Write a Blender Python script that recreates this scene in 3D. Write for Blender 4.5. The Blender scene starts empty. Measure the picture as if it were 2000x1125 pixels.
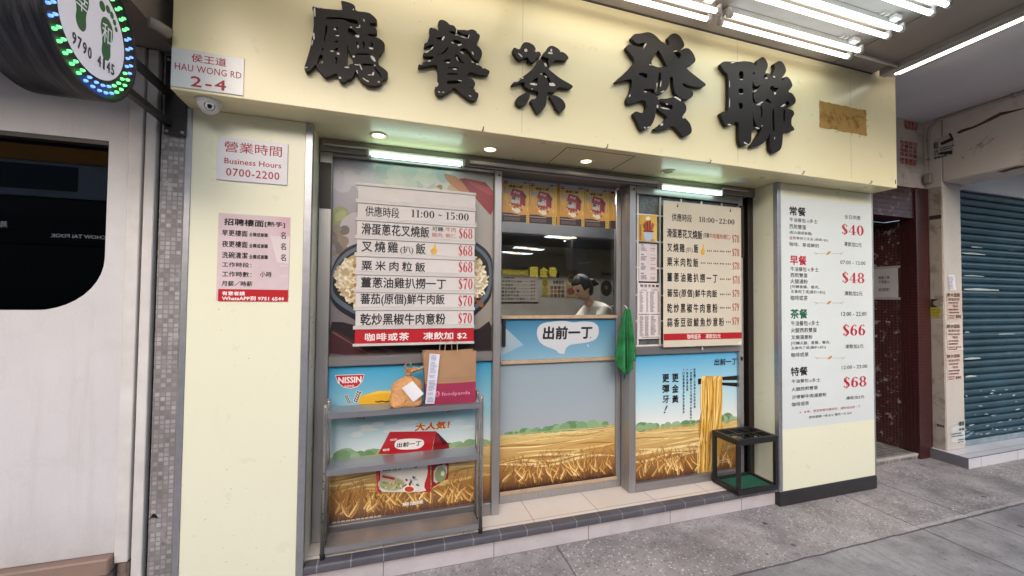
import bpy, bmesh, math, random
from mathutils import Vector, Matrix
from mathutils.geometry import tessellate_polygon

S = bpy.context.scene
C = S.collection
R = math.radians
random.seed(7)

# ------------------------------------------------------------------ camera
F_PX, YAW, PITCH, ROLL, EYE = 778.2, 0.300788, 0.0265814, 0.00980296, 1.55
_f = Vector((math.sin(YAW)*math.cos(PITCH), math.cos(YAW)*math.cos(PITCH), math.sin(PITCH)))
_r = Vector((math.cos(YAW), -math.sin(YAW), 0))
_u = _r.cross(_f)
CR = _r*math.cos(ROLL) + _u*math.sin(ROLL)
CU = -_r*math.sin(ROLL) + _u*math.cos(ROLL)
cam = bpy.data.cameras.new('camera')
cam.sensor_width = 36; cam.lens = F_PX*36/2000; cam.clip_start = .02; cam.clip_end = 500
co = bpy.data.objects.new('camera', cam); C.objects.link(co)
mw = Matrix((CR, CU, -_f)).transposed().to_4x4(); mw.translation = (0, 0, EYE)
co.matrix_world = mw
S.camera = co

# ------------------------------------------------------------------ sky, sun, exposure
w = bpy.data.worlds.new('World'); S.world = w; w.use_nodes = True
nt = w.node_tree; bg = nt.nodes['Background']
sky = nt.nodes.new('ShaderNodeTexSky'); sky.sky_type = 'NISHITA'; sky.sun_disc = False
sky.sun_elevation = R(28); sky.sun_rotation = R(197); sky.air_density = 1.0; sky.dust_density = 2.2; sky.ozone_density = 1.0
nt.links.new(sky.outputs[0], bg.inputs[0]); bg.inputs[1].default_value = 0.15
sl = bpy.data.lights.new('sun', 'SUN'); sl.energy = .5; sl.angle = R(50); sl.color = (1, .985, .98)
so = bpy.data.objects.new('sun', sl); C.objects.link(so)
SUN_D = Vector((.25, .84, -.47)); so.rotation_euler = SUN_D.to_track_quat('-Z', 'Y').to_euler()
S.view_settings.view_transform = 'Standard'; S.view_settings.look = 'None'
S.view_settings.exposure = 1.3; S.view_settings.gamma = 1
S.cycles.max_bounces = 10; S.cycles.diffuse_bounces = 5; S.cycles.glossy_bounces = 4; S.cycles.transparent_max_bounces = 12
S.cycles.caustics_reflective = False; S.cycles.caustics_refractive = False; S.cycles.sample_clamp_indirect = 6

# ------------------------------------------------------------------ measuring helpers (where a seen point lies on a known wall, floor or side plane)
def ray(x, y): return CR*((x-1000)/F_PX) - CU*((y-562.5)/F_PX) + _f
def onY(p, Y): d = ray(*p); return Vector((0, 0, EYE)) + d*(Y/d.y)
def onZ(p, z): d = ray(*p); return Vector((0, 0, EYE)) + d*((z-EYE)/d.z)
def onX(p, X): d = ray(*p); return Vector((0, 0, EYE)) + d*(X/d.x)
def V(ox, oy, s): return lambda x, y: (ox + x/s, oy + y/s)
PH = V(0, 0, 1)

def lin(c):
    if isinstance(c, str):
        c = [int(c[i:i+2], 16)/255 for i in (0, 2, 4)]
    return tuple(v/12.92 if v <= .04045 else ((v+.055)/1.055)**2.4 for v in c[:3]) + (1.,)

# ------------------------------------------------------------------ materials
class NT:
    def __init__(s, name):
        s.m = bpy.data.materials.new(name); s.m.use_nodes = True
        s.t = s.m.node_tree; s.b = s.t.nodes['Principled BSDF']; s.out = s.t.nodes['Material Output']
        tc = s.t.nodes.new('ShaderNodeTexCoord'); s.co = tc.outputs['Object']
    def n(s, kind, **kw):
        nd = s.t.nodes.new('ShaderNode'+kind)
        for k, v in kw.items():
            if hasattr(nd, k) and not k.startswith('i_'): setattr(nd, k, v)
        return nd
    def link(s, a, b): s.t.links.new(a, b)
    def noise(s, scale, detail=4, rough=.55, vec=None, dist=0):
        nd = s.n('TexNoise'); nd.inputs['Scale'].default_value = scale; nd.inputs['Detail'].default_value = detail
        nd.inputs['Roughness'].default_value = rough; nd.inputs['Distortion'].default_value = dist
        s.link(vec or s.co, nd.inputs['Vector']); return nd.outputs['Fac']
    def vor(s, scale, feature='F1', vec=None, out='Distance', rnd=1):
        nd = s.n('TexVoronoi'); nd.feature = feature; nd.inputs['Scale'].default_value = scale
        nd.inputs['Randomness'].default_value = rnd
        s.link(vec or s.co, nd.inputs['Vector']); return nd.outputs[out]
    def math(s, op, a, b=None, c=None, clamp=False):
        nd = s.n('Math'); nd.operation = op; nd.use_clamp = clamp
        for i, v in enumerate((a, b, c)):
            if v is None: continue
            if isinstance(v, (int, float)): nd.inputs[i].default_value = v
            else: s.link(v, nd.inputs[i])
        return nd.outputs[0]
    def ramp(s, fac, stops):
        nd = s.n('ValToRGB'); e = nd.color_ramp.elements
        while len(e) < len(stops): e.new(.5)
        for el, (p, c) in zip(e, stops):
            el.position = p; el.color = c if len(c) == 4 else (*c, 1)
        s.link(fac, nd.inputs[0]); return nd.outputs[0]
    def mix(s, fac, a, b, blend='MIX'):
        nd = s.n('Mix'); nd.data_type = 'RGBA'; nd.blend_type = blend
        for v, i in ((fac, 0), (a, 6), (b, 7)):
            if isinstance(v, (int, float)): nd.inputs[i].default_value = v
            elif isinstance(v, tuple): nd.inputs[i].default_value = v
            else: s.link(v, nd.inputs[i])
        return nd.outputs[2]
    def sep(s, vec=None):
        nd = s.n('SeparateXYZ'); s.link(vec or s.co, nd.inputs[0]); return nd.outputs
    def comb(s, x, y, z=0):
        nd = s.n('CombineXYZ')
        for i, v in enumerate((x, y, z)):
            if isinstance(v, (int, float)): nd.inputs[i].default_value = v
            else: s.link(v, nd.inputs[i])
        return nd.outputs[0]
    def bump(s, h, strength=.3, dist=.002, normal=None):
        nd = s.n('Bump'); nd.inputs['Strength'].default_value = strength; nd.inputs['Distance'].default_value = dist
        s.link(h, nd.inputs['Height'])
        if normal: s.link(normal, nd.inputs['Normal'])
        s.link(nd.outputs[0], s.b.inputs['Normal']); return nd.outputs[0]
    def set(s, col=None, rough=None, metal=None, **kw):
        if col is not None:
            if isinstance(col, tuple): s.b.inputs['Base Color'].default_value = col
            else: s.link(col, s.b.inputs['Base Color'])
        if rough is not None:
            if isinstance(rough, (int, float)): s.b.inputs['Roughness'].default_value = rough
            else: s.link(rough, s.b.inputs['Roughness'])
        if metal is not None: s.b.inputs['Metallic'].default_value = metal
        for k, v in kw.items(): s.b.inputs[k.replace('_', ' ')].default_value = v
        return s

def plain(name, col, rough=.5, metal=0, var=.12, scale=6, bump=0, bscale=60, dist=.002, **kw):
    t = NT(name); c = lin(col) if isinstance(col, str) else (*col, 1)
    d = tuple(v*(1-var) for v in c[:3]) + (1,); l = tuple(min(1, v*(1+var*.6)) for v in c[:3]) + (1,)
    t.set(t.ramp(t.noise(scale, 6, .6), [(.3, d), (.7, l)]), rough, metal, **kw)
    if bump: t.bump(t.noise(bscale, 3), bump, dist)
    return t.m
def emit(name, col, strength):
    t = NT(name); t.set((.8, .8, .8, 1), .4); t.b.inputs['Emission Color'].default_value = (*col, 1)
    t.b.inputs['Emission Strength'].default_value = strength; return t.m

def m_cream(name='cream laminate', c0='EFE4BA', c1='ECE0B4'):
    t = NT(name)
    base = t.ramp(t.noise(1.3, 5, .6), [(.3, lin(c1)), (.7, lin(c0))])
    x, y, z = t.sep()
    vec = t.comb(t.math('MULTIPLY', x, 18), t.math('MULTIPLY', y, 18), t.math('MULTIPLY', z, 5))
    streak = t.noise(1, 5, .7, vec)
    base = t.mix(t.math('MULTIPLY', t.ramp(streak, [(.58, (0, 0, 0)), (.8, (1, 1, 1))]), .07), base, lin('B9AB84'))
    sp = t.vor(16); spots = t.math('MULTIPLY', t.math('LESS_THAN', sp, .045), t.math('GREATER_THAN', t.noise(2.2, 2), .56))
    base = t.mix(t.math('MULTIPLY', spots, .55), base, lin('6A604C'))
    t.set(base, t.ramp(t.noise(9, 4), [(.3, (.27,)*3), (.75, (.33,)*3)]))
    t.bump(t.noise(3.2, 3), .05, .003); return t.m
CREAM = m_cream()
PILLAR = m_cream('cream pillar laminate', 'E7E4CB', 'E4E1C6')
ALU = plain('anodised aluminium', 'A9A9AE', .38, .75, .12, 20, .05)
def m_steel(name, c, rough=.28, metal=.95, ax='z'):
    t = NT(name); x, y, z = t.sep()
    k = dict(z=(60, 60, 1.5), x=(1.5, 60, 60), y=(60, 1.5, 60))[ax]
    vec = t.comb(t.math('MULTIPLY', x, k[0]), t.math('MULTIPLY', y, k[1]), t.math('MULTIPLY', z, k[2]))
    n = t.noise(2, 4, .6, vec); big = t.noise(3, 4)
    c0 = lin(c); c1 = tuple(v*.74 for v in c0[:3]) + (1,)
    t.set(t.mix(big, c1, t.ramp(n, [(.3, c1), (.7, c0)])), t.math('ADD', t.math('MULTIPLY', n, .2), rough), metal)
    t.bump(n, .05, .001); return t.m
STEEL = m_steel('brushed steel frame', 'B9B5B3', .3, .7)
STEELH = m_steel('brushed steel rail', 'A6A1A0', .3, .7, ax='x')
RACK = m_steel('rack sheet steel', 'B6B5B9', .22, .75, 'x')
TUBE = m_steel('rack tube steel', 'CDC9C4', .18, .85, 'z')
BLACK = plain('black satin paint', '1B1A1B', .42, 0, .2, 30, .1)
RUBBER = plain('black rubber', '131212', .7)
LETTER = plain('dark brown black acrylic face', '1C1615', .5, 0, .3, 9, .04, Specular_IOR_Level=.3)
CHIP = plain('torn white backing', 'D6CFC6', .8, 0, .2, 40)
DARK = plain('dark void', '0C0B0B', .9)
DARKBROWN = plain('dark bronze frame', '2A2220', .45, .3)
WHITE = plain('white enamel', 'D6D3CC', .45, 0, .08, 8)
WPLASTIC = plain('white plastic', 'D2CECA', .35, 0, .06, 10)
GREYPL = plain('grey plastic', '8E8A86', .5)
WOOD = plain('pale wood strip', 'B79B80', .5, 0, .2, 12)

def m_paint_ceiling(name, c, dirt, amount=.35):
    t = NT(name)
    base = t.ramp(t.noise(1.2, 6, .6), [(.3, lin(dirt)), (.62, lin(c))])
    sp = t.math('LESS_THAN', t.vor(7), .05)
    base = t.mix(t.math('MULTIPLY', sp, t.ramp(t.noise(3, 2), [(.5, (0, 0, 0)), (.6, (1, 1, 1))])), base, lin('6F6A68'))
    t.set(base, .65); t.bump(t.noise(25, 4), .15, .003); return t.m
CEIL = m_paint_ceiling('worn grey white canopy paint', '9C938D', '877E78')
HOUS = plain('aged fixture enamel', 'A29C97', .5, 0, .12, 12)
CEILG = m_paint_ceiling('grey soffit paint', 'DAD7DC', 'CBC8CE')

def m_tile(name, c0, c1, grout, sx, sz, gap, rough=.35, plane='xz', offset=0., bump=.5, dirt=None, damage=0):
    """square or oblong tiles laid in a wall or floor, sizes in metres"""
    t = NT(name); x, y, z = t.sep()
    a = {'xz': x, 'yz': y, 'xy': x, 'sz': t.math('ADD', x, y)}[plane]; b = y if plane == 'xy' else z
    br = t.n('TexBrick'); br.offset = offset; br.squash = 1
    br.inputs['Scale'].default_value = 1; br.inputs['Mortar Size'].default_value = gap
    br.inputs['Brick Width'].default_value = sx; br.inputs['Row Height'].default_value = sz
    br.inputs['Mortar Smooth'].default_value = .15; br.inputs['Bias'].default_value = 0
    br.inputs['Color1'].default_value = lin(c0); br.inputs['Color2'].default_value = lin(c1); br.inputs['Mortar'].default_value = lin(grout)
    t.link(t.comb(a, b, 0), br.inputs['Vector'])
    col = br.outputs['Color']
    col = t.mix(t.math('MULTIPLY', t.ramp(t.noise(4, 6, .7), [(.45, (0, 0, 0)), (.75, (1, 1, 1))]), .5 if dirt else .12), col, lin(dirt or grout))
    if damage:
        dm = t.ramp(t.noise(15, 6, .75), [(.57, (0, 0, 0)), (.6, (1, 1, 1))])
        dm = t.math('MULTIPLY', dm, t.ramp(t.noise(2.1, 3), [(.42, (0, 0, 0)), (.55, (1, 1, 1))]))
        col = t.mix(t.math('MULTIPLY', dm, damage), col, lin('A9A2A0'))
    t.set(col, rough)
    t.bump(t.math('SUBTRACT', 1, br.outputs['Fac']), bump, .0015); return t.m
FLOORT = m_tile('cream floor tile', 'E6DACF', 'E2D4C8', 'A58F84', .45, .30, .0025, .3, 'xy', bump=.2)
RISER = m_tile('pale riser tile', 'C9C0C0', 'C2B8B9', '7A7071', .63, .4, .003, .45, 'xz', bump=.2, dirt='9C9092')
BULL = m_tile('dark grey nosing tile', '57555B', '4F4D53', '8B878A', .165, .4, .003, .4, 'xz', bump=.2, dirt='77747A')
MOSA = m_tile('grey mosaic', 'ACA7A6', '767171', '827B78', .0218, .0218, .0028, .6, 'xz', bump=.8, dirt='45403F', damage=.8)
MAROON = m_tile('maroon mosaic', '4E2122', '421A1C', '23100F', .030, .030, .0035, .35, 'sz', bump=.8, dirt='2C1413')
MAROOND = m_tile('maroon mosaic with torn paper', '45201F', '3A181A', '5A3A38', .030, .030, .003, .4, 'sz', bump=.8, dirt='2C1413', damage=.8)
BANDS = m_tile('maroon ribbed tile', '50292C', '472226', '2B1214', 3., .045, .012, .35, 'xz', bump=1., dirt='3A1C1E', damage=.35)
YMOS = m_tile('dingy yellow mosaic', '8C8468', '7C7458', '4F4A3E', .03, .03, .004, .5, 'sz', bump=.6, dirt='5A5444')
LEDGET = m_tile('white ledge tile', 'D5D3D6', 'CFCDD0', '6A676A', .6, .3, .003, .3, 'xy', bump=.2, dirt='B4B2B6')
ENTRYF = m_tile('patterned entry floor', '9D978C', '6C675F', '45423D', .05, .05, .004, .6, 'xy', bump=.5, dirt='55514B')

def m_stucco():
    t = NT('white textured render')
    col = t.ramp(t.noise(1.1, 5, .6), [(.3, lin('C2BDBC')), (.7, lin('CFCBCA'))])
    x, y, z = t.sep()
    col = t.mix(t.math('MULTIPLY', t.ramp(t.noise(7, 5, .7), [(.55, (0, 0, 0)), (.8, (1, 1, 1))]), .25), col, lin('A79E98'))
    vec = t.comb(t.math('MULTIPLY', x, 9), 0, t.math('MULTIPLY', z, .8))
    col = t.mix(t.math('MULTIPLY', t.ramp(t.noise(1, 6, .7, vec), [(.52, (0, 0, 0)), (.75, (1, 1, 1))]), .3), col, lin('9E958F'))
    low = t.math('MULTIPLY', t.math('SUBTRACT', .62, z), 3.2, clamp=True)
    col = t.mix(t.math('MULTIPLY', low, t.math('MULTIPLY', t.noise(11, 5, .7), .7)), col, lin('8F857E'))
    t.set(col, .8); n = t.noise(95, 4, .6); t.bump(n, .45, .004); return t.m
STUCCO = m_stucco()
POST = plain('chipped white post paint', 'CFC9C4', .6, 0, .14, 5, .15, 30)
LEDGEB = plain('brown stone ledge', '8E7668', .5, 0, .15, 6)
LEDGED = plain('grey base course', '6C615D', .6, 0, .2, 6)

def m_peel(name, base, alt, dark, scale=1.6, amt=.5):
    t = NT(name)
    n = t.noise(scale, 8, .62, dist=.6); n2 = t.noise(scale*3.1, 8, .7)
    col = t.ramp(n, [(.36, lin(alt)), (.48, lin(base)), (.66, lin(base))])
    col = t.mix(t.ramp(n2, [(.58, (0, 0, 0)), (.72, (1, 1, 1))]), col, lin(alt))
    col = t.mix(t.math('MULTIPLY', t.ramp(t.noise(scale*2.2, 9, .75, dist=.4), [(.62, (0, 0, 0)), (.68, (1, 1, 1))]), amt), col, lin(dark))
    t.set(col, .8); t.bump(n2, .5, .006); return t.m
BEAM = m_peel('peeling beam plaster', 'CDC3B8', 'AE9D8B', '7A5F4A', 1.1, .75)
PLASTER = m_peel('soot stained plaster', 'C2B8B0', 'A89D96', '7A706B', 3, .5)
STONE = m_peel('stained stone cladding', 'A3968A', '84776A', '574A40', 6, .8)
WCOL = plain('white column paint', 'C2BAB0', .55, 0, .1, 3, .1, 20)

def m_pave():
    t = NT('worn concrete paving'); x, y, z = t.sep()
    near = t.math('SMOOTH_MIN', 1, t.math('MULTIPLY', t.math('ADD', t.math('SUBTRACT', y, 1.80), t.math('MULTIPLY', t.math('SUBTRACT', t.noise(5, 4), .5), .14)), 40), .1, True)
    near = t.math('MAXIMUM', near, 0, clamp=True)
    left = t.math('MULTIPLY', t.math('SUBTRACT', 1.75, x), 6, clamp=True)
    near = t.math('MAXIMUM', near, left, clamp=True)
    g = t.ramp(t.noise(3.2, 8, .65), [(.28, lin('84807F')), (.5, lin('9C9896')), (.72, lin('AFABA8'))])
    rough_c = t.ramp(t.noise(2.4, 8, .65), [(.28, lin('827C7A')), (.5, lin('A19A97')), (.75, lin('B9B1AE'))])
    spk = t.vor(72, out='Color'); sv = t.n('SeparateColor'); t.link(spk, sv.inputs[0])
    spd = t.vor(72)
    white = t.math('MULTIPLY', t.math('GREATER_THAN', sv.outputs[0], .78), t.math('LESS_THAN', spd, .42))
    dark = t.math('MULTIPLY', t.math('LESS_THAN', sv.outputs[1], .2), t.math('LESS_THAN', spd, .5))
    patch = t.ramp(t.noise(2.1, 4), [(.35, (.25,)*3), (.62, (1, 1, 1))])
    rough_c = t.mix(t.math('MULTIPLY', white, t.math('MULTIPLY', patch, .9)), rough_c, lin('E2DAD4'))
    rough_c = t.mix(t.math('MULTIPLY', dark, .5), rough_c, lin('5A4F4D'))
    vb = t.comb(t.math('MULTIPLY', x, 46), t.math('MULTIPLY', y, 2.2), 0)
    brush = t.noise(1, 5, .7, vb)
    g = t.mix(t.ramp(brush, [(.52, (0, 0, 0)), (.72, (.55,)*3)]), g, lin('6E6768'))
    g = t.mix(t.math('MULTIPLY', white, .18), g, lin('CFC8C6'))
    col = t.mix(near, g, rough_c)
    # trodden dirt and gum
    gum = t.vor(5.5); gumc = t.vor(5.5, out='Color'); sg = t.n('SeparateColor'); t.link(gumc, sg.inputs[0])
    gm = t.math('MULTIPLY', t.math('LESS_THAN', t.math('ADD', gum, t.math('MULTIPLY', t.noise(30, 3), .08)), t.math('MULTIPLY_ADD', sg.outputs[1], .07, .075)), t.math('GREATER_THAN', sg.outputs[0], .15))
    col = t.mix(t.math('MULTIPLY', gm, .8), col, lin('4A4344'))
    gum2 = t.vor(17); gm2 = t.math('MULTIPLY', t.math('LESS_THAN', gum2, .12), t.math('GREATER_THAN', t.noise(2.6, 2), .5))
    col = t.mix(t.math('MULTIPLY', gm2, .55), col, lin('544C4C'))
    st = t.ramp(t.noise(1.9, 7, .65), [(.47, (0, 0, 0)), (.66, (1, 1, 1))])
    col = t.mix(t.math('MULTIPLY', st, .5), col, lin('544E4F'))
    sm_ = t.ramp(t.noise(9, 6, .7), [(.52, (0, 0, 0)), (.7, (1, 1, 1))])
    col = t.mix(t.math('MULTIPLY', sm_, .35), col, lin('4E4848'))
    # joints between the slabs
    wob = t.math('MULTIPLY', t.math('SUBTRACT', t.noise(6, 4), .5), .03)
    def line(c, pos, wd): return t.math('LESS_THAN', t.math('ABSOLUTE', t.math('SUBTRACT', t.math('ADD', c, wob), pos)), wd)
    j = line(x, 1.035, .0045)
    for px in (3.52, 4.06, 5.6, 7.2, -.9): j = t.math('MAXIMUM', j, line(x, px, .005))
    jy = t.math('MULTIPLY', line(y, 1.81, .006), t.math('GREATER_THAN', x, 1.75))
    for py in (.35, -1.0): jy = t.math('MAXIMUM', jy, line(y, py, .005))
    j = t.math('MAXIMUM', j, jy)
    col = t.mix(t.math('MULTIPLY', j, .75), col, lin('3C3637'))
    pale = t.math('MULTIPLY', line(y, 1.835, .012), t.math('GREATER_THAN', x, 3.4))
    col = t.mix(t.math('MULTIPLY', pale, .4), col, lin('C6BFBD'))
    t.set(col, t.ramp(t.noise(4, 5), [(.3, (.5,)*3), (.7, (.8,)*3)]))
    hh = t.math('ADD', t.noise(70, 5, .7), t.math('MULTIPLY', brush, t.math('MULTIPLY', t.math('SUBTRACT', 1, near), .6)))
    hh = t.math('SUBTRACT', hh, t.math('MULTIPLY', j, 3))
    t.bump(hh, .5, .004); return t.m
PAVE = m_pave()
ROAD = plain('asphalt', '4A4A4C', .8, 0, .25, 3, .3, 80)

def m_shutter():
    t = NT('dusty teal shutter paint'); x, y, z = t.sep()
    col = t.ramp(t.noise(2.3, 5, .6), [(.3, lin('1C3A44')), (.7, lin('2B4F5C'))])
    vec = t.comb(t.math('MULTIPLY', x, 1.4), 0, t.math('MULTIPLY', z, 16))
    sc = t.ramp(t.noise(1.6, 6, .7, vec), [(.62, (0, 0, 0)), (.7, (1, 1, 1))])
    col = t.mix(t.math('MULTIPLY', sc, .55), col, lin('9FB0B2'))
    vec2 = t.comb(t.math('MULTIPLY', x, 5), 0, t.math('MULTIPLY', z, 1.2))
    col = t.mix(t.math('MULTIPLY', t.ramp(t.noise(1.5, 6, .7, vec2), [(.45, (0, 0, 0)), (.75, (1, 1, 1))]), .5), col, lin('1B2E33'))
    col = t.mix(t.math('MULTIPLY', t.ramp(t.noise(4, 8, .75), [(.5, (0, 0, 0)), (.7, (1, 1, 1))]), .4), col, lin('1A2428'))
    t.set(col, .4, .2); t.bump(t.noise(30, 3), .1, .002); return t.m
SHUT = m_shutter()

def m_glass(name, tint=(1, 1, 1), ior=1.5):
    t = NT(name); t.t.nodes.remove(t.b)
    tr = t.n('BsdfTransparent'); tr.inputs[0].default_value = (*tint, 1)
    gl = t.n('BsdfGlossy'); gl.inputs['Roughness'].default_value = .004
    fr = t.n('Fresnel'); fr.inputs[0].default_value = ior
    mx = t.n('MixShader'); t.link(fr.outputs[0], mx.inputs[0]); t.link(tr.outputs[0], mx.inputs[1]); t.link(gl.outputs[0], mx.inputs[2])
    t.link(mx.outputs[0], t.out.inputs[0]); return t.m
GLASS = m_glass('window glass', (.93, .95, .95))
TINT = m_glass('tinted window glass', (.30, .29, .30), 1.6)
def m_hammer():
    t = NT('hammered glass pane')
    t.set(t.ramp(t.noise(9, 4), [(.3, lin('3A3D3C')), (.7, lin('6C706F'))]), .16, Coat_Weight=.3)
    t.bump(t.noise(26, 3, .6, dist=1.2), .9, .012); return t.m
HAMMER = m_hammer()

def m_print(name, rough, bump=0):
    t = NT(name); a = t.n('VertexColor'); a.layer_name = 'Col'
    t.set(a.outputs[0], rough)
    if bump: t.bump(t.noise(40, 3), bump, .002)
    return t.m
INK = m_print('printed ink', .5)
GLOSSINK = m_print('glossy print', .3, .06)
MATTE = m_print('matte print on paper', .8)

LAMPW = emit('warm fluorescent tube', (1, .90, .76), 2.3)
LAMPC = emit('cool fluorescent tube', (.82, .98, 1), 2.3)
LAMPN = emit('white fluorescent tube', (1, .93, .84), 2.3)
LAMPG = emit('greenish fluorescent tube', (.66, 1, .86), 2.6)
SPOT = emit('halogen bulb', (1, .84, .58), 2.)
def m_letter_towel():
    t = NT('green microfibre'); 
    t.set(t.ramp(t.noise(14, 5), [(.3, lin('165A2F')), (.7, lin('2C8249'))]), .95); t.bump(t.noise(220, 3), .7, .004); return t.m
TOWEL = m_letter_towel()
def m_kraft(name, c, crease=False):
    t = NT(name)
    t.set(t.ramp(t.noise(7, 6), [(.3, lin(c)), (.7, tuple(min(1, v*1.16) for v in lin(c)[:3]) + (1,))]), .75)
    n1 = t.bump(t.noise(9, 5, .6, dist=1), .35, .008)
    if crease:
        v = t.n('TexVoronoi'); v.feature = 'DISTANCE_TO_EDGE'; v.inputs['Scale'].default_value = 26; t.link(t.co, v.inputs['Vector']); t.bump(t.math('ADD', t.math('MINIMUM', v.outputs['Distance'], .25), t.math('MULTIPLY', t.noise(30, 4, .6, dist=2), .5)), .8, .016, n1)
    return t.m
KRAFT = m_kraft('kraft paper', '9C7858'); KRAFT2 = m_kraft('orange kraft paper', 'C48F5E', True); MAGENTA = m_kraft('magenta printed kraft', '922546')
GREENMAT = plain('green tray mat', '1C5A44', .8, 0, .2, 10)
RUST = m_peel('bare rusty board', 'B08A48', '84601F', 'C7AD78', 9, .8)
SKIN = plain('skin', 'C49A80', .5); HAIR = plain('black hair', '17130F', .5); SHIRT = plain('white shirt cloth', 'E4E0DA', .8); CLOTH = plain('dark cloth', '26242A', .9); APRON = plain('grey trousers', '3A3A40', .9)
INWALL = plain('interior wall', 'A39E98', .7, 0, .2, 2)
INDARK = plain('interior dark panel', '3A3634', .6, 0, .2, 3)

# ------------------------------------------------------------------ geometry helpers
class MB:
    def __init__(s): s.bm = bmesh.new(); s.mi = 0
    def box(s, x0, x1, y0, y1, z0, z1, bev=0, seg=1):
        vs = [s.bm.verts.new((x, y, z)) for z in (z0, z1) for y in (y0, y1) for x in (x0, x1)]
        fs = [s.bm.faces.new([vs[i] for i in q]) for q in ((0, 2, 3, 1), (4, 5, 7, 6), (0, 1, 5, 4), (2, 6, 7, 3), (0, 4, 6, 2), (1, 3, 7, 5))]
        for f in fs: f.material_index = s.mi
        if bev:
            es = list({e for f in fs for e in f.edges})
            r = bmesh.ops.bevel(s.bm, geom=es, offset=bev, segments=seg, affect='EDGES', profile=.5)
            for f in r['faces']: f.material_index = s.mi
        return s
    def tube(s, pts, r, n=10, cap=True):
        pts = [Vector(p) for p in pts]; rs = r if isinstance(r, (list, tuple)) else [r]*len(pts)
        rings = []; ref = None
        for i, p in enumerate(pts):
            d = (pts[min(i+1, len(pts)-1)] - pts[max(i-1, 0)]).normalized()
            if ref is None: ref = Vector((0, 0, 1)) if abs(d.z) < .9 else Vector((1, 0, 0))
            a = d.cross(ref).normalized(); b = d.cross(a).normalized(); ref = -b if False else ref
            rings.append([s.bm.verts.new(p + (a*math.cos(t) + b*math.sin(t))*rs[i]) for t in [k*2*math.pi/n for k in range(n)]])
        for A, B in zip(rings, rings[1:]):
            for k in range(n):
                f = s.bm.faces.new((A[k], A[(k+1) % n], B[(k+1) % n], B[k])); f.smooth = True; f.material_index = s.mi
        if cap:
            for rg in (rings[0], rings[-1]):
                f = s.bm.faces.new(rg); f.material_index = s.mi
        return s
    def lathe(s, c, axis, prof, n=24, smooth=True):
        """prof: list of (distance along axis, radius)"""
        ax = Vector(axis).normalized(); ref = Vector((0, 0, 1)) if abs(ax.z) < .9 else Vector((1, 0, 0))
        a = ax.cross(ref).normalized(); b = ax.cross(a); c = Vector(c); rings = []
        for d, r in prof:
            if r <= 1e-6: rings.append([s.bm.verts.new(c + ax*d)])
            else: rings.append([s.bm.verts.new(c + ax*d + (a*math.cos(t) + b*math.sin(t))*r) for t in [k*2*math.pi/n for k in range(n)]])
        for A, B in zip(rings, rings[1:]):
            for k in range(n):
                q = [A[k % len(A)], A[(k+1) % len(A)], B[(k+1) % len(B)], B[k % len(B)]]
                q = [v for i, v in enumerate(q) if v not in q[:i]]
                if len(q) > 2:
                    f = s.bm.faces.new(q); f.smooth = smooth; f.material_index = s.mi
        return s
    def face(s, pts, smooth=False):
        f = s.bm.faces.new([s.bm.verts.new(p) for p in pts]); f.material_index = s.mi; f.smooth = smooth; return s
    def prism(s, pts, off, holes=()):
        """flat outline (3-D points) thickened along off; the outline is the front"""
        off = Vector(off); loops = [[Vector(p) for p in pts]] + [[Vector(p) for p in h] for h in holes]
        fl = [v for l in loops for v in l]
        A = [s.bm.verts.new(v) for v in fl]; B = [s.bm.verts.new(v + off) for v in fl]
        for t in tessellate_polygon(loops):
            for W in (A, B):
                try: s.bm.faces.new([W[i] for i in t]).material_index = s.mi
                except ValueError: pass
        k = 0
        for l in loops:
            n = len(l)
            for i in range(n):
                f = s.bm.faces.new((A[k+i], A[k+(i+1) % n], B[k+(i+1) % n], B[k+i])); f.material_index = s.mi
            k += n
        return s
    def grid(s, fn, nu, nv, smooth=True):
        g = [[s.bm.verts.new(fn(i/nu, j/nv)) for i in range(nu+1)] for j in range(nv+1)]
        for j in range(nv):
            for i in range(nu):
                f = s.bm.faces.new((g[j][i], g[j][i+1], g[j+1][i+1], g[j+1][i])); f.smooth = smooth; f.material_index = s.mi
        return s
    def mesh(s, name, mats):
        bmesh.ops.recalc_face_normals(s.bm, faces=s.bm.faces[:])
        me = bpy.data.meshes.new(name); s.bm.to_mesh(me); s.bm.free()
        for m in (mats if isinstance(mats, (list, tuple)) else [mats]): me.materials.append(m)
        return me

def adopt(o, parent):
    if parent is not None:
        o.parent = parent
        root = parent; off = Matrix.Identity(4)
        chain = []
        while root is not None: chain.append(root); root = root.parent
        # world matrix of the parent chain (only the top thing has a transform of its own)
        o.matrix_parent_inverse = Matrix.Translation(-chain[-1].location)
        if len(chain) > 1: o.matrix_parent_inverse = Matrix.Identity(4)
def obj(name, mb, mats, parent=None):
    me = mb.mesh(name, mats) if isinstance(mb, MB) else mb
    o = bpy.data.objects.new(name, me); C.objects.link(o); adopt(o, parent); return o
def tag(o, label, cat, group=None):
    o['label'] = label; o['category'] = cat
    if group: o['group'] = group
    return o
def thing(name, label, cat, loc=(0, 0, 0), group=None):
    o = bpy.data.objects.new(name, None); C.objects.link(o); o.location = loc; o.empty_display_size = .05
    return tag(o, label, cat, group)
def structure(name, mb, mats):
    o = obj(name, mb, mats); o['kind'] = 'structure'; return o
def dup(o, delta, label=None, parent=None):
    c = o.copy(); C.objects.link(c)
    if parent is None: c.location = Vector(o.location) + Vector(delta)
    else: c.parent = parent
    if label: c['label'] = label
    for ch in list(o.children): dup(ch, delta, None, c)
    return c

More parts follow.
